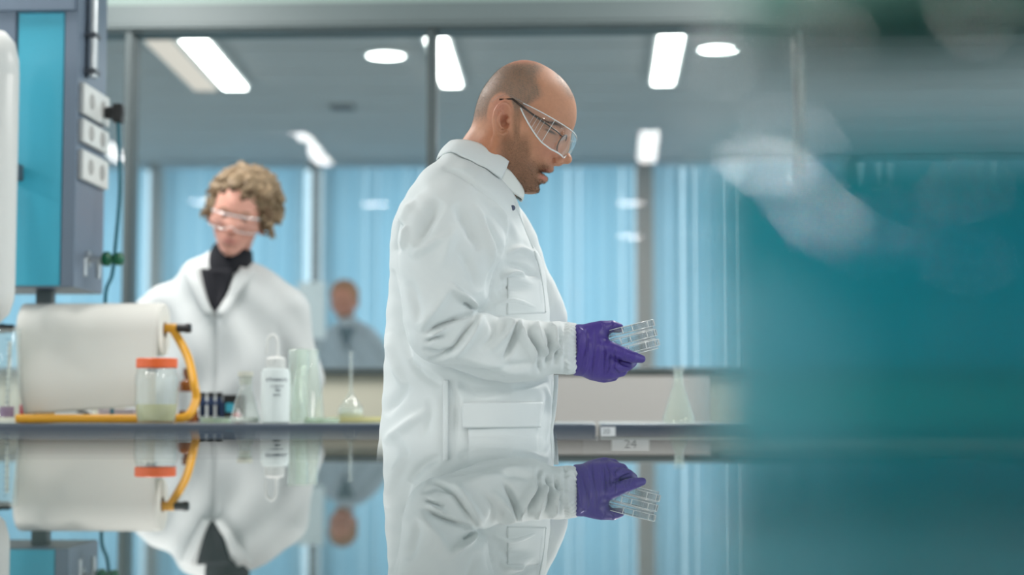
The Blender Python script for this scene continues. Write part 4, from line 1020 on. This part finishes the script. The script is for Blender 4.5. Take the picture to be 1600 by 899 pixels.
near = sst(-nrm[:, 1], -.1, .35) * (cpos[:, 1] < YM)
FOLDS = [
    # shoulder and upper arm
    ([(690, 312), (668, 345), (645, 385)], -9, 13), ([(648, 312), (632, 335), (626, 352)], 4, 6), ([(640, 402), (668, 384), (700, 368)], 5, 9),
    ([(627, 348), (625, 370), (622, 396)], -7, 3.0, 5), ([(634, 352), (633, 372), (629, 392)], 5, 4), ([(712, 318), (730, 350), (752, 392)], -6, 10), ([(738, 318), (757, 350), (768, 395), (766, 430)], 5, 6),
    ([(757, 338), (770, 362), (781, 385), (781, 402)], -9, 4.5, 8), ([(748, 300), (772, 325), (785, 352), (788, 378)], 5, 6),
    ([(788, 385), (778, 410), (769, 438), (764, 470)], -8, 3.5, 6), ([(690, 420), (700, 380), (712, 350)], 4, 12), ([(640, 440), (650, 475), (658, 505)], -4, 9), ([(716, 392), (735, 420), (748, 455)], -4, 9),
    # elbow
    ([(703, 443), (716, 455), (731, 465), (739, 474), (742, 487)], 8, 4, 8), ([(704, 446), (688, 472), (668, 500), (655, 520)], 6, 8, 14), ([(724, 474), (732, 476), (738, 484)], -6, 2.5), ([(727, 484), (735, 488), (741, 492)], 5, 2.5),
    ([(743, 490), (720, 496), (700, 504), (678, 514), (662, 522)], -10, 3.2, 5), ([(700, 512), (682, 520), (668, 529)], 5, 3.5), ([(695, 524), (676, 530), (664, 537)], -5, 3),
    ([(745, 492), (736, 508), (722, 528), (708, 547), (690, 560), (668, 563)], -7, 3, 6), ([(755, 492), (744, 514), (728, 538), (708, 560)], 6, 6), ([(660, 545), (685, 553), (705, 545)], -4, 5),
    # forearm
    ([(757, 492), (770, 506), (768, 528), (748, 548)], -4, 6), ([(779, 498), (795, 506), (797, 518), (786, 530), (768, 548)], 8, 5, 8), ([(803, 504), (806, 520), (796, 548), (786, 562)], -8, 5),
    ([(815, 500), (812, 516), (822, 536), (838, 556), (846, 574)], 9, 4, 6), ([(826, 506), (832, 530), (840, 556), (844, 584)], -9, 4), ([(842, 503), (839, 522), (848, 542), (864, 562)], 9, 4, 5.5), ([(851, 512), (860, 532), (858, 556), (852, 574)], -8, 3.5),
    ([(858, 505), (866, 520), (868, 540), (882, 556)], 7, 4), ([(873, 510), (878, 530), (872, 552), (866, 572)], -8, 3.2), ([(790, 520), (800, 512), (806, 500)], 4, 3), ([(720, 560), (760, 568), (800, 580), (830, 580)], 4, 8), ([(745, 580), (790, 574), (835, 566)], -3, 6), ([(700, 572), (740, 580), (790, 588)], -3, 4),
    # chest
    ([(790, 398), (812, 390), (838, 404)], 5, 6), ([(786, 412), (812, 418), (846, 440)], -4, 7), ([(782, 436), (802, 426), (824, 428)], 5, 5), ([(775, 460), (800, 448), (840, 456)], -4, 8), ([(770, 478), (800, 470), (840, 482)], 3, 6),
    ([(828, 380), (840, 404), (849, 432), (855, 480)], -4, 2.2), ([(818, 372), (832, 398), (842, 430), (848, 480)], 2.5, 4), ([(765, 320), (792, 345), (812, 380)], 3, 8),
    # yoke and back
    ([(690, 262), (715, 270), (745, 290), (775, 320)], -3, 5), ([(612, 420), (618, 470), (626, 520), (645, 565)], -8, 7, 9), ([(606, 520), (616, 560), (632, 606)], 6, 8), ([(640, 560), (660, 585), (690, 600)], -6, 8), ([(600, 694), (630, 668), (672, 640)], 5, 9), ([(602, 650), (625, 620), (640, 600)], -4, 7), ([(660, 690), (672, 650), (668, 620)], -3, 8),
    ([(866, 590), (862, 640), (857, 692)], -6, 2.5), ([(852, 600), (858, 640), (852, 690)], 3, 4), ([(800, 605), (840, 600), (858, 594)], -4, 6), ([(715, 600), (745, 612), (800, 612)], -4, 8), ([(820, 690), (840, 650), (846, 610)], 3, 6), ([(712, 690), (714, 640), (706, 596)], -2.5, 6), ([(697, 592), (697, 640), (696, 700)], 1.8, 2.5),
]
d = fold_disp(px, py, FOLDS, 2.1, .82) * near
# gathered elastic cuff
cuff = sst(px, 878, 886) * (cpos[:, 1] < YM); ang = np.arctan2(cpos[:, 2] - P(895, 543, YA).z, cpos[:, 1] - (YM - .152))
d += cuff * .0016 * np.sin(ang * 24 + 1.4 * np.sin(px * .35)) - .005 * np.exp(-((px - 883) / 3.2) ** 2) * near
# slow all-round drape so that unseen sides are not flat
d += (1 - near) * .004 * np.sin(cpos[:, 0] * 31 + 3 * np.sin(cpos[:, 2] * 7)) * np.sin(cpos[:, 1] * 23 + cpos[:, 2] * 5)
d += .0012 * np.sin(px * .11 + 2.2 * np.sin(py * .05)) * np.sin(py * .09 + 1.7 * np.sin(px * .043))
cpos = cpos + nrm * d[:, None]
coat = mesh_np('lab_coat', cpos, cfc, M['coat'], man)
bvh = BVHTree.FromPolygons([tuple(p) for p in cpos], [tuple(int(i) for i in f) for f in cfc])
def hit(px, py, off):
    o = Vector((0, 0, ZC)); d = (P(px, py, 3.0) - o).normalized()
    loc, n, i, dist = bvh.ray_cast(o, d, 5)
    return (o + d * (dist - off)) if loc else P(px, py, YM - .18)
def patch(name, quad, nu, nv, off, th, parent, m, wob=0):
    """thin cloth piece lying on the coat inside the outline quad (tl, tr, br, bl)"""
    vs = []; fs = []; q = [Vector((*a, 0)) for a in quad]; G = []
    for j in range(nv + 1):
        for i in range(nu + 1):
            u, v = i / nu, j / nv; p = (q[0] * (1 - u) + q[1] * u) * (1 - v) + (q[3] * (1 - u) + q[2] * u) * v
            G.append(hit(p.x, p.y, off + wob * math.sin(u * 9) * v))
    G = np.array([list(g) for g in G]).reshape(nv + 1, nu + 1, 3)
    for _ in range(3):
        H = G.copy(); H[1:-1, :] = (G[:-2] + G[2:] + 2 * G[1:-1]) / 4; H2 = H.copy(); H2[:, 1:-1] = (H[:, :-2] + H[:, 2:] + 2 * H[:, 1:-1]) / 4; G[..., 1] = H2[..., 1]
    vs = [tuple(g) for g in G.reshape(-1, 3)]
    for j in range(nv):
        for i in range(nu): a = j * (nu + 1) + i; fs.append((a, a + nu + 1, a + nu + 2, a + 1))
    o = MB().add(vs, fs).build(name, m, parent); md = o.modifiers.new('s', 'SOLIDIFY'); md.thickness = th; md.offset = -1
    return o
patch('pocket', [(731, 664), (838, 662), (842, 760), (734, 760)], 24, 20, .0035, .003, coat, M['coat'])
patch('pocket_flap', [(722, 630), (846, 629), (842, 668), (724, 669)], 30, 12, .0075, .004, coat, M['coat'], .0012)
patch('chest_pocket', [(793, 434), (846, 432), (852, 490), (792, 492)], 16, 16, .0003, .0006, coat, M['coat'])
patch('side_seam', [(693, 594), (701, 594), (699, 760), (691, 760)], 3, 40, .0022, .0018, coat, M['coat'])
# rolled front edge of the coat
MB().tube(spline([P(a, b, YM - .035) for a, b in ((869, 586), (868, 612), (865, 645), (861, 672), (863, 700), (866, 760))], 6), .0042, 10).build('front_edge', M['coat'], coat)
MB().tube([hit(a.x, a.y, .0005) for a in spline([(804, 316, 0), (811, 336, 0), (823, 366, 0), (835, 394, 0), (843, 420, 0), (848, 450, 0), (852, 488, 0)], 6)], .0022, 8).build('placket_edge', M['coat'], coat)
# collar: a ring of cloth that folds down from its top edge
def collar(name, tb_, tf_, bb_, bf_, bl_t, bl_b, t0, t1, lift_t, lift_b, m, parent, th=.003, n=48, puff=.004, tipdrop=0.0, snap=False):
    vs = []; fs = []; nv = 8
    for i in range(n + 1):
        t = t0 + (t1 - t0) * i / n; ct, st = math.cos(t), math.sin(t)
        def edge(bk, fr, bl, lf):
            c = ((bk[0] + fr[0]) / 2, (bk[1] + fr[1]) / 2); h = ((fr[0] - bk[0]) / 2, (fr[1] - bk[1]) / 2)
            q = P(c[0] - h[0] * ct, c[1] - h[1] * ct - lf * st * st, YM); return Vector((q.x, YM - bl * st, q.z))
        T, B = edge(tb_, tf_, bl_t, lift_t), edge(bb_, bf_, bl_b, lift_b)
        B.z -= tipdrop * sst(np.array(abs(t)), .75 * t1, t1)
        out = Vector(((T.x + B.x) / 2 - P(757, 262, YM).x, (T.y + B.y) / 2 - YM, .02)).normalized()
        if snap:
            nl, nn, _, nd = bvh.find_nearest(B)
            if nd < .06: B = nl + nn * .0012
        for j in range(nv + 1):
            v = j / nv; p = T.lerp(B, v) + out * (puff * math.sin(math.pi * v) + .002 * math.sin(7 * t) * v); vs.append(tuple(p))
    for i in range(n):
        for j in range(nv): a = i * (nv + 1) + j; fs.append((a, a + 1, a + nv + 2, a + nv + 1))
    o = MB().add(vs, fs).build(name, m, parent); md = o.modifiers.new('s', 'SOLIDIFY'); md.thickness = th; md.offset = 1
    return o
collar('coat_collar', (703, 224), (826, 282), (686, 253), (812, 318), .067, .108, -R(122), R(122), 14, 16, M['coat'], coat, .0024, 60, .0035, .004, True)
shirt = collar('shirt_collar', (713, 232), (818, 285), (712, 256), (815, 314), .072, .080, -R(174), R(174), 2, 4, M['shirt'], man, .0025, 80, .002)
q = P(806, 298, YM - .03)
rotb = Matrix.Rotation(R(90), 3, 'X')
MB().lathe([(0, .0028), (.0045, .0028), (.0062, .002), (.0066, 0), (.006, -.001), (0, -.001)], 24, (P(809, 296, YM - .034).x, YM - .034, P(808, 296, YM).z), rot=Matrix.Rotation(R(35), 3, 'Z') @ rotb).build('button', M['button'], shirt)
q = hit(801, 325, .002)
MB().lathe([(0, .002), (.0045, .0018), (.0052, 0), (0, -.002)], 20, q, rot=Matrix.Rotation(R(20), 3, 'Z') @ rotb).build('snap_stud', M['stud'], coat)

# --- trousers and shoes (hidden behind the table)
cxm = P(725, 400, YM).x
X = np.arange(cxm - .2, cxm + .22, .01); Y = np.arange(YM - .26, YM + .26, .01); Z = np.arange(.0, 1.05, .012)
F = ell(X, Y, Z, (cxm, YM, .93), (.085, .13, .11))
for s in (-1, 1): F = smin(F, cone_chain(X, Y, Z, [(cxm, YM + s * .10, .92), (cxm - .01, YM + s * .11, .50), (cxm - .03, YM + s * .11, .07)], [.078, .072, .062]), .03)
pos, fc = surface_nets(F, X, Y, Z); mesh_np('trousers', pos, fc, M['trouser'], man)
shoes(man, [(cxm - .02, YM - .11), (cxm - .0, YM + .11)], 0, M['shoe'])

# --- right glove
YH = YM - .150
def H(px, py, dl): q = P(px, py, YH); return (q.x, YH + dl, q.z)
gl_px = [(896, 514), (912, 507), (932, 504), (946, 509), (950, 520), (952, 531), (962, 545), (968, 562), (966, 580), (955, 592), (942, 596), (925, 594), (908, 588), (893, 580)]
X = np.arange(P(885, 540, YH).x, P(1014, 540, YH).x, .0012); Y = np.arange(YH - .055, YH + .085, .0013); Z = np.arange(PZ(604, YH), PZ(495, YH), .0012)
U, V = np.meshgrid(X, Z, indexing='ij')
Wg = np.clip(tps(pxA([(895, 545, 0), (930, 545, 0), (955, 560, 0), (930, 585, 0), (940, 515, 0)], YH), [.030, .026, .020, .022, .015], U, V), .012, .034)
Lg = np.clip(tps(pxA([(895, 545, 0), (930, 545, 0), (955, 570, 0), (930, 590, 0), (940, 515, 0)], YH), [0, -.003, .004, .008, .002], U, V), -.01, .02)
F = slab(X, Y - YH, Z, smooth_poly(poly_px(gl_px, YH), 3), Wg, .022, Lg)
F = smin(F, cone_chain(X, Y, Z, [H(928, 548, -.006), H(952, 546, -.016), H(972, 553, -.021), H(989, 559, -.019), H(1002, 561.5, -.013)], [.017, .0142, .0118, .0104, .0072]), .010)
F = smin(F, cone_chain(X, Y, Z, [H(920, 522, .0), H(941, 513, .001), H(956, 510, .008), H(967, 512, .018)], [.014, .0125, .0108, .0088]), .007)
F = smin(F, cone_chain(X, Y, Z, [H(938, 568, -.004), H(960, 572, -.008), H(980, 571, .002), H(988, 566, .022)], [.015, .0128, .0105, .009]), .0045)
F = smin(F, cone_chain(X, Y, Z, [H(932, 578, .003), H(954, 583, .001), H(971, 580, .014), H(978, 573, .034)], [.014, .0118, .0100, .0086]), .004)
F = smin(F, cone_chain(X, Y, Z, [H(925, 583, .012), H(944, 589, .013), H(958, 588, .026), H(967, 580, .042)], [.012, .0105, .009, .0078]), .004)
pos, fc = surface_nets(F, X, Y, Z); pos = lap(pos, fc, 2, .5); nr = vnormals(pos, fc); gx_, gy_ = proj(pos[:, 0], pos[:, 1], pos[:, 2])
GF = [([(915, 512), (918, 530), (914, 555), (905, 580)], -1.8, 2), ([(930, 512), (930, 540), (926, 575), (926, 592)], -1.6, 2), ([(922, 530), (921, 556), (916, 586)], 1.2, 2), ([(938, 528), (940, 552), (936, 575), (938, 594)], 1.3, 2), ([(944, 540), (946, 560), (943, 588)], -1.8, 2),
      ([(953, 552), (953, 570), (947, 592)], -1.6, 1.8), ([(962, 542), (960, 556), (964, 566)], -1.5, 1.6), ([(978, 549), (976, 558), (980, 565)], -.9, 1.4), ([(984, 552), (983, 560), (987, 566)], -.8, 1.2), ([(966, 558), (972, 568), (985, 574)], -2.4, 2), ([(964, 566), (960, 576), (968, 584)], -2.2, 2),
      ([(903, 512), (912, 518), (918, 512)], 1.2, 2), ([(940, 504), (944, 510), (942, 516)], -1.2, 1.6), ([(955, 503), (957, 508), (954, 514)], -.9, 1.3), ([(908, 520), (905, 545), (900, 570)], 1.5, 2.2), ([(905, 590), (915, 580), (920, 560)], 1.0, 2)]
pos = pos + nr * (fold_disp(gx_, gy_, GF, 1.7, .9) * sst(-nr[:, 1], -.2, .4))[:, None]
mesh_np('glove', pos, fc, M['glove'], man)
# left glove, behind the right forearm
hand(man, 'glove', M['glove'], (P(848, 548, YM + .1).x, YM + .135, P(848, 548, YM + .1).z), (1, -.25, .0), (0, .3, 1))

# --- stack of three petri dishes held in the glove
cD = P(988, 531, YH + .022); axd = Vector((-.245, -.03, .968)).normalized()
rotd = axd.to_track_quat('Z', 'X').to_matrix()
for k in range(3):
    base = cD + axd * (-.0265 + k * .0178)
    t = empty('petri_dish', base, 0, ['bottom', 'middle', 'top'][k] + ' clear petri dish of the tilted stack in the purple glove', 'petri dish', 'petri dishes held in the purple glove')
    MB().lathe([(0, 0), (.0405, 0), (.0415, .001), (.0415, .0135), (.0405, .0135), (.0402, .0016), (0, .0016)], 64, base, rot=rotd).build('base', M['dishthin'], t)
    lid_ = MB().lathe([(0, .0168), (.0438, .0168), (.045, .0158), (.045, .0052), (.0438, .0052), (.0437, .0152), (0, .0152)], 64, base, rot=rotd).build('lid', M['dishthin'], t)
    rings = lambda r_, hh: [base + rotd @ Vector((r_ * math.cos(a), r_ * math.sin(a), hh)) for a in np.linspace(0, 2 * math.pi, 65)[:-1]]
    MB().tube(rings(.0445, .0164), .0007, 6, True).build('lid_rim', M['brightrim'], t)
    MB().tube(rings(.0446, .0054), .0005, 6, True).build('lid_edge', M['brightrim'], t)
    MB().tube(rings(.0410, .0006), .0006, 6, True).build('base_rim', M['brightrim'], t)
    for a in (-2.35, -1.95, -1.25, -.75, -.45, -.15, .3, .8, 1.4, 2.0, 2.7):
        a += k * .17
        MB().tube([base + rotd @ Vector((.0452 * math.cos(a), .0452 * math.sin(a), hh)) for hh in (.0058, .0160)], .0009 if a < -.3 else .0006, 6).build('rib', M['brightrim'], t)

# ================================================================== THE TWO PEOPLE BEHIND
gen = [(-.01, .128), (.04, .122), (.073, .102), (.091, .07), (.096, .045), (.0905, .026), (.098, .006), (.111, -.016), (.109, -.024), (.096, -.029), (.0985, -.038), (.0995, -.045), (.0935, -.0505), (.0985, -.056), (.0955, -.064), (.0885, -.070), (.0905, -.084), (.083, -.096), (.062, -.102), (.032, -.088), (.016, -.10), (.012, -.20), (-.066, -.20), (-.066, -.08), (-.083, -.03), (-.096, .03), (-.091, .08), (-.058, .113)]
GW = [(0, .06, .073), (.04, .08, .062), (-.05, .05, .068), (.06, .03, .060), (.07, -.01, .054), (.088, -.018, .022), (.1, -.016, .014), (.05, -.05, .050), (.08, -.05, .030), (.078, -.09, .022), (.04, -.08, .042), (0, -.04, .060), (0, -.13, .050), (-.04, -.13, .050), (.083, .055, .050), (.08, .02, .044), (0, -.19, .055)]
GR = [(0, .12, .05), (.09, .05, .035), (.095, .02, .018), (.108, -.018, .012), (.097, -.035, .011), (.094, -.05, .009), (.09, -.07, .012), (.085, -.09, .02), (.05, -.1, .03), (.02, -.1, .04), (-.09, .02, .05), (-.06, -.12, .045), (0, 0, .05)]
def bg_person(label, X0, Y0, head_c, yaw, pitch, roll, skin, h, coatm, width=1.0, gloves='glove', arms='bench', turtle=True, brow=(.3, .2, .12), stub=None):
    root = empty('person', (X0, Y0, 0), 0, label, 'person')
    hc = Vector(head_c)
    # local head frame: +x forward, y lateral, z up; person faces -Y
    mt = Matrix.Translation(hc) @ Matrix.Rotation(R(-90) + yaw, 4, 'Z') @ Matrix.Rotation(pitch, 4, 'Y') @ Matrix.Rotation(roll, 4, 'X')
    gx_ = np.arange(-.125, .13, h); gy_ = np.arange(-.10, .1001, h); gz_ = np.arange(-.215, .15, h)
    def ex(F, X, Y, Z):
        for s in (-1, 1):
            F = smin(F, ell(X, Y, Z, (.098, s * .0115, -.022), (.009, .0075, .007)), .005)
            F = smin(F, cone_chain(X, Y, Z, [(.070, s * .034, -.006), (.05, s * .056, -.004)], [.012, .012]), .02)
            F = smin(F, cone_chain(X, Y, Z, [(.088, s * .010, .036), (.080, s * .034, .040), (.066, s * .050, .034)], [.007, .007, .006]), .012)
        F = smin(F, cone_chain(X, Y, Z, [(.088, -.020, -.052), (.094, 0, -.047), (.088, .020, -.052)], [.003, .006, .003]), .005)
        F = smin(F, cone_chain(X, Y, Z, [(.086, -.018, -.055), (.093, 0, -.059), (.086, .018, -.055)], [.003, .006, .003]), .005)
        return F
    def colr(p):
        c = np.tile(np.array(skin), (len(p), 1)); x, y, z = p.T; ay = np.abs(y)
        k = np.exp(-(((ay - .04) / .02) ** 2 + ((z + .02) / .02) ** 2)) * .4 * (x > .03) + np.exp(-((y / .012) ** 2 + ((z + .018) / .012) ** 2)) * .5 * (x > .08)
        c = blend(c, (.60, .22, .17), np.clip(k, 0, .6))
        c = blend(c, (.45, .12, .11), np.exp(-((y / .022) ** 2 + ((z + .052) / .008) ** 2)) * (x > .07) * .8)
        c = blend(c, brow, np.exp(-(((ay - .032) / .016) ** 2 + ((z - .040) / .004) ** 2)) * (x > .05) * .8)
        c = blend(c, (.06, .04, .04), np.exp(-(((ay - .0315) / .010) ** 2 + ((z - .016) / .0035) ** 2)) * (x > .05) * .8)
        if stub: c = blend(c, stub, sst(-z, .03, .05) * (x > 0) * .8)
        return c
    # head and shoulders of the body in one continuous surface
    b, p_, f_ = add_head(root, smooth_poly(np.array(gen), 4), GW, GR, .078, .018, (-.004, .0), h, M['skin'], colr, mt, ex, (gx_, gy_, gz_), 0.0, .070, R(-12), 'body')
    # coat
    s = width; zs = hc.z - .165     # shoulder height
    X = X0 + np.arange(-.36, .36, .008); Y = Y0 + np.arange(-.46, .26, .008); Z = np.arange(zs - .95, zs + .10, .010)
    F = ell(X, Y, Z, (X0, Y0, zs - .17), (.17 * s, .115, .24)); F = smin(F, ell(X, Y, Z, (X0, Y0, zs - .45), (.175 * s, .13, .26)), .1)
    F = smin(F, cone_chain(X, Y, Z, [(X0, Y0, zs - .55), (X0, Y0, zs - .84)], [.155, .19]), .08)
    F = smin(F, cone_chain(X, Y, Z, [(X0 - .15 * s, Y0, zs - .085), (X0, Y0, zs - .005), (X0 + .15 * s, Y0, zs - .085)], [.055, .068, .055]), .05)
    hands_ = []
    for q in (-1, 1):
        sh = (X0 + q * .180 * s, Y0, zs - .105)
        if arms == 'bench': el = (X0 + q * .235 * s, Y0 - .06, zs - .33); wr = (X0 + q * .15, Y0 - .27, max(zs - .42, ZB + .07))
        else: el = (X0 + q * .225 * s, Y0 + .02, zs - .32); wr = (X0 + q * .22, Y0 - .04, zs - .56)
        F = smin(F, cone_chain(X, Y, Z, [sh, el, wr], [.062, .056, .042]), .022); hands_.append((el, wr))
    pos, fc = surface_nets(F, X, Y, Z); pos = lap(pos, fc, 2)
    # open V at the neck
    nr = vnormals(pos, fc); dx = pos[:, 0] - X0 
    dd = .011 * np.sin(dx * 38 + 2.5 * np.sin(pos[:, 2] * 9)) * np.sin(pos[:, 2] * 17 + dx * 8) - .014 * np.exp(-(dx / .009) ** 2) * (nr[:, 1] < 0) * (pos[:, 2] < zs)
    pos = pos + nr * dd[:, None]
    ct = mesh_np('lab_coat', pos, fc, coatm, root)
    bv = BVHTree.FromPolygons([tuple(p) for p in pos], [tuple(int(i) for i in f) for f in fc])
    # lapels: two flat cloth strips from the neck to the closing point
    def onc(x, z, off):
        r = bv.ray_cast(Vector((x, Y0 - .6, z)), Vector((0, 1, 0)), 2); return Vector((x, (r[0].y if r[0] else Y0 - .05) - off, z))
    for q in (-1, 1):
        vs = []; fs = []; n = 12
        for i in range(n + 1):
            t_ = i / n; zi = zs + .022 - t_ * .14; xin = q * (.062 * (1 - t_) ** .8 + .002); xo = q * (.062 * (1 - t_) ** .8 + .002 + .045 * (1 - .6 * t_))
            for k in range(4): vs.append(tuple(onc(X0 + xin + (xo - xin) * k / 3, zi - .01 * k / 3, .006 + .004 * (k == 3))))
        for i in range(n):
            for k in range(3): a = i * 4 + k; fs.append((a, a + 1, a + 5, a + 4))
        o = MB().add(vs, fs).build('lapel', coatm, ct); md = o.modifiers.new('s', 'SOLIDIFY'); md.thickness = .003
    # garment in the V
    vs = []; fs = []; n = 12
    for i in range(n + 1):
        t_ = i / n; zi = zs + .015 - t_ * .13; hw_ = .050 * (1 - t_) ** .8 + .003
        for k in range(7): vs.append(tuple(onc(X0 - hw_ + 2 * hw_ * k / 6, zi, .004)))
    for i in range(n):
        for k in range(6): a = i * 7 + k; fs.append((a, a + 1, a + 8, a + 7))
    top = MB().add(vs, fs).build('sweater' if turtle else 'necktie', M['turtle'] if turtle else M['tie'], root); md = top.modifiers.new('s', 'SOLIDIFY'); md.thickness = .004
    if turtle:
        n0 = Vector((X0, Y0 - .005, zs - .06)); n1 = hc + mt.to_3x3() @ Vector((-.022, 0, -.108)); nm_ = n0.lerp(n1, .5)
        X = X0 + np.arange(-.15, .17, .005); Y = Y0 + np.arange(-.17, .12, .005); Z = np.arange(zs - .09, zs + .12, .005)
        F = cone_chain(X, Y, Z, [n0, nm_, n1], [.098, .074, .062], .03)
        pl_ = (n1 - nm_).normalized(); cut = (X[:, None, None] - n1.x) * pl_.x + (Y[None, :, None] - n1.y) * pl_.y + (Z[None, None, :] - n1.z) * pl_.z - .022
        F = smax(F, cut, .006)
        pos, fc = surface_nets(F, X, Y, Z); mesh_np('turtleneck', pos, fc, M['turtle'], top)
    for k, (el, wr) in enumerate(hands_):
        dv = Vector(wr) - Vector(el); dv.z *= .4 if arms == 'bench' else 1
        hand(root, 'glove' if gloves == 'glove' else 'hand', M['glove'] if gloves == 'glove' else M['skinplain'], Vector(wr) + dv.normalized() * .015, dv, (0, 0, 1) if arms == 'bench' else ((-1 if k == 0 else 1), 0, .1), mirror=(k == 0))
    X = X0 + np.arange(-.25, .25, .012); Y = Y0 + np.arange(-.2, .2, .012); Z = np.arange(0, zs - .5, .015)
    F = ell(X, Y, Z, (X0, Y0, zs - .58), (.15, .11, .12))
    for q in (-1, 1): F = smin(F, cone_chain(X, Y, Z, [(X0 + q * .09, Y0, zs - .60), (X0 + q * .1, Y0 + .0, .48), (X0 + q * .1, Y0 + .02, .07)], [.095, .072, .055]), .03)
    pos, fc = surface_nets(F, X, Y, Z); mesh_np('trousers', pos, fc, M['trouser'], root)
    shoes(root, [(X0 - .1, Y0), (X0 + .1, Y0)], R(-90), M['shoe'])
    return root, b, mt, zs

# --- curly haired woman
YW = 5.18
hcw = P(371, 344, YW - .06)
wx = PX(349, YW, 500)
wroot, wb, wmt, wzs = bg_person('curly blonde woman in white coat and black turtleneck looking down behind the bench', wx, YW, hcw, R(3), R(14), R(-12), (.68, .34, .26), .0028, M['coat2'], 1.12, 'glove', 'down')
# hair: curls wound round a soft cap
hr = random.Random(5)
def wl(x, y, z): return tuple(wmt @ Vector((x, y, z)))
h = .005; X = np.arange(-.17, .12, h); Y = np.arange(-.15, .17, h); Z = np.arange(-.10, .20, h)
F = ell(X, Y, Z, (-.022, .006, .052), (.100, .088, .090))
blobs = []
for k in range(120):
    a = hr.uniform(0, 2 * math.pi); e = hr.uniform(-.5, 1.35)
    x, y, z = -.025 + .105 * math.cos(e) * math.cos(a), .010 + .094 * math.cos(e) * math.sin(a), .050 + .092 * math.sin(e)
    if x > .045 and z < .085: continue
    if z < -.0 and x > -.02 and y < 0: continue
    blobs.append((x, y, z)); F = smin(F, ell(X, Y, Z, (x, y, z), (hr.uniform(.014, .028),) * 3), .008)
F = smax(F, -ell(X, Y, Z, (.120, -.004, -.002), (.088, .066, .098)), .015)
F = smax(F, -ell(X, Y, Z, (.02, 0, -.09), (.12, .07, .07)), .02)
pos, fc = surface_nets(F, X, Y, Z); nr = vnormals(pos, fc)
pos = pos + nr * (.008 * np.sin(pos[:, 0] * 170 + 4 * np.sin(pos[:, 2] * 60)) * np.sin(pos[:, 1] * 150 + 3 * np.sin(pos[:, 2] * 90)))[:, None]
hairo = mesh_np('curly_hair', pos, fc, M['blonde'], wroot, None, wmt)
mb = MB(); mbd = MB()
for k in range(420):
    c = Vector(hr.choice(blobs)); n = (c - Vector((-.022, .008, .05))).normalized(); c = c + n * hr.uniform(.002, .016)
    t1 = n.orthogonal().normalized(); t2 = n.cross(t1); rad = hr.uniform(.006, .016); L = hr.uniform(-.03, .04); ph = hr.uniform(0, 6)
    pts = [wmt @ (c + (t1 * math.cos(ph + a) + t2 * math.sin(ph + a)) * rad * (1 - .05 * a) + n * (.004 * a) + Vector((0, 0, -.004 * a))) for a in np.linspace(0, 5.5, 16)]
    (mbd if (c.x > .02 and c.z < .12) else mb).tube(pts, hr.uniform(.0022, .0042), 5)
mb.build('loose_curls', M['blonde'], hairo)['kind'] = 'stuff'; mbd.build('fringe_curls', M['hairdark'], hairo)['kind'] = 'stuff'
# her safety glasses
gw = empty('safety_glasses', wmt @ Vector((.10, 0, .02)), 0); gw.parent = wroot; gw.matrix_parent_inverse = world_of(wroot).inverted()
vs = []; fs = []
for i in range(25):
    a = R(-80 + 160 * i / 24); x, y = .118 - .045 * (1 - math.cos(a)), .070 * math.sin(a)
    for j in range(5): vs.append(tuple(wmt @ Vector((x, y, -.016 + .012 * math.exp(-(y / .012) ** 2) * (1 - j / 4) + .046 * j / 4))))
for i in range(24):
    for j in range(4): a = i * 5 + j; fs.append((a, a + 1, a + 6, a + 5))
MB().add(vs, fs).build('lens', M['goggle'], gw)
MB().tube([vs[i * 5 + 4] for i in range(25)], .0022, 6).tube([vs[i * 5] for i in range(25)], .0014, 6).build('frame', M['brightrim'], gw)
for s in (-1, 1): MB().tube([wmt @ Vector((.08, s * .069, .026)), wmt @ Vector((.0, s * .077, .020))], .0022, 6).build('temple_arm', M['brightrim'], gw)

# --- third person far behind the glass
YQ = 10.6
hcq = P(538, 474, YQ); qx = PX(545, YQ, 540)
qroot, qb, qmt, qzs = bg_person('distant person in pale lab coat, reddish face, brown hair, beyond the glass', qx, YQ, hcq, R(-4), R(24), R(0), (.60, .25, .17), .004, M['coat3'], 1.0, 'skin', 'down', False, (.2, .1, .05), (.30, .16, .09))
X = np.arange(-.13, .12, .006); Y = np.arange(-.12, .12, .006); Z = np.arange(-.09, .17, .006)
F = ell(X, Y, Z, (-.018, 0, .052), (.098, .088, .092)); F = smax(F, -ell(X, Y, Z, (.11, 0, -.01), (.075, .065, .078)), .015); F = smax(F, -ell(X, Y, Z, (.02, 0, -.08), (.12, .09, .065)), .015)
pos, fc = surface_nets(F, X, Y, Z); nr = vnormals(pos, fc); pos += nr * (.003 * np.sin(pos[:, 1] * 180 + 20 * pos[:, 0]))[:, None]
mesh_np('short_hair', pos, fc, M['auburn'], qroot, None, qmt)
# white display board beside that person
a, b = P(466, 441, 9.9), P(508, 530, 9.9)
t = empty('display_board', ((a.x + b.x) / 2, 9.9, 0), 0, 'white free-standing display board beyond the glass, left of the distant person', 'board')
MB().box(a.x, 9.89, b.z, b.x, 9.91, a.z, .003).build('panel', M['white_board'], t)
MB().tube([((a.x + b.x) / 2, 9.92, .02), ((a.x + b.x) / 2, 9.92, b.z + .1)], .014, 12).box((a.x + b.x) / 2 - .18, 9.78, 0, (a.x + b.x) / 2 + .18, 10.04, .02, .004).build('stand', M['greydark'], t)
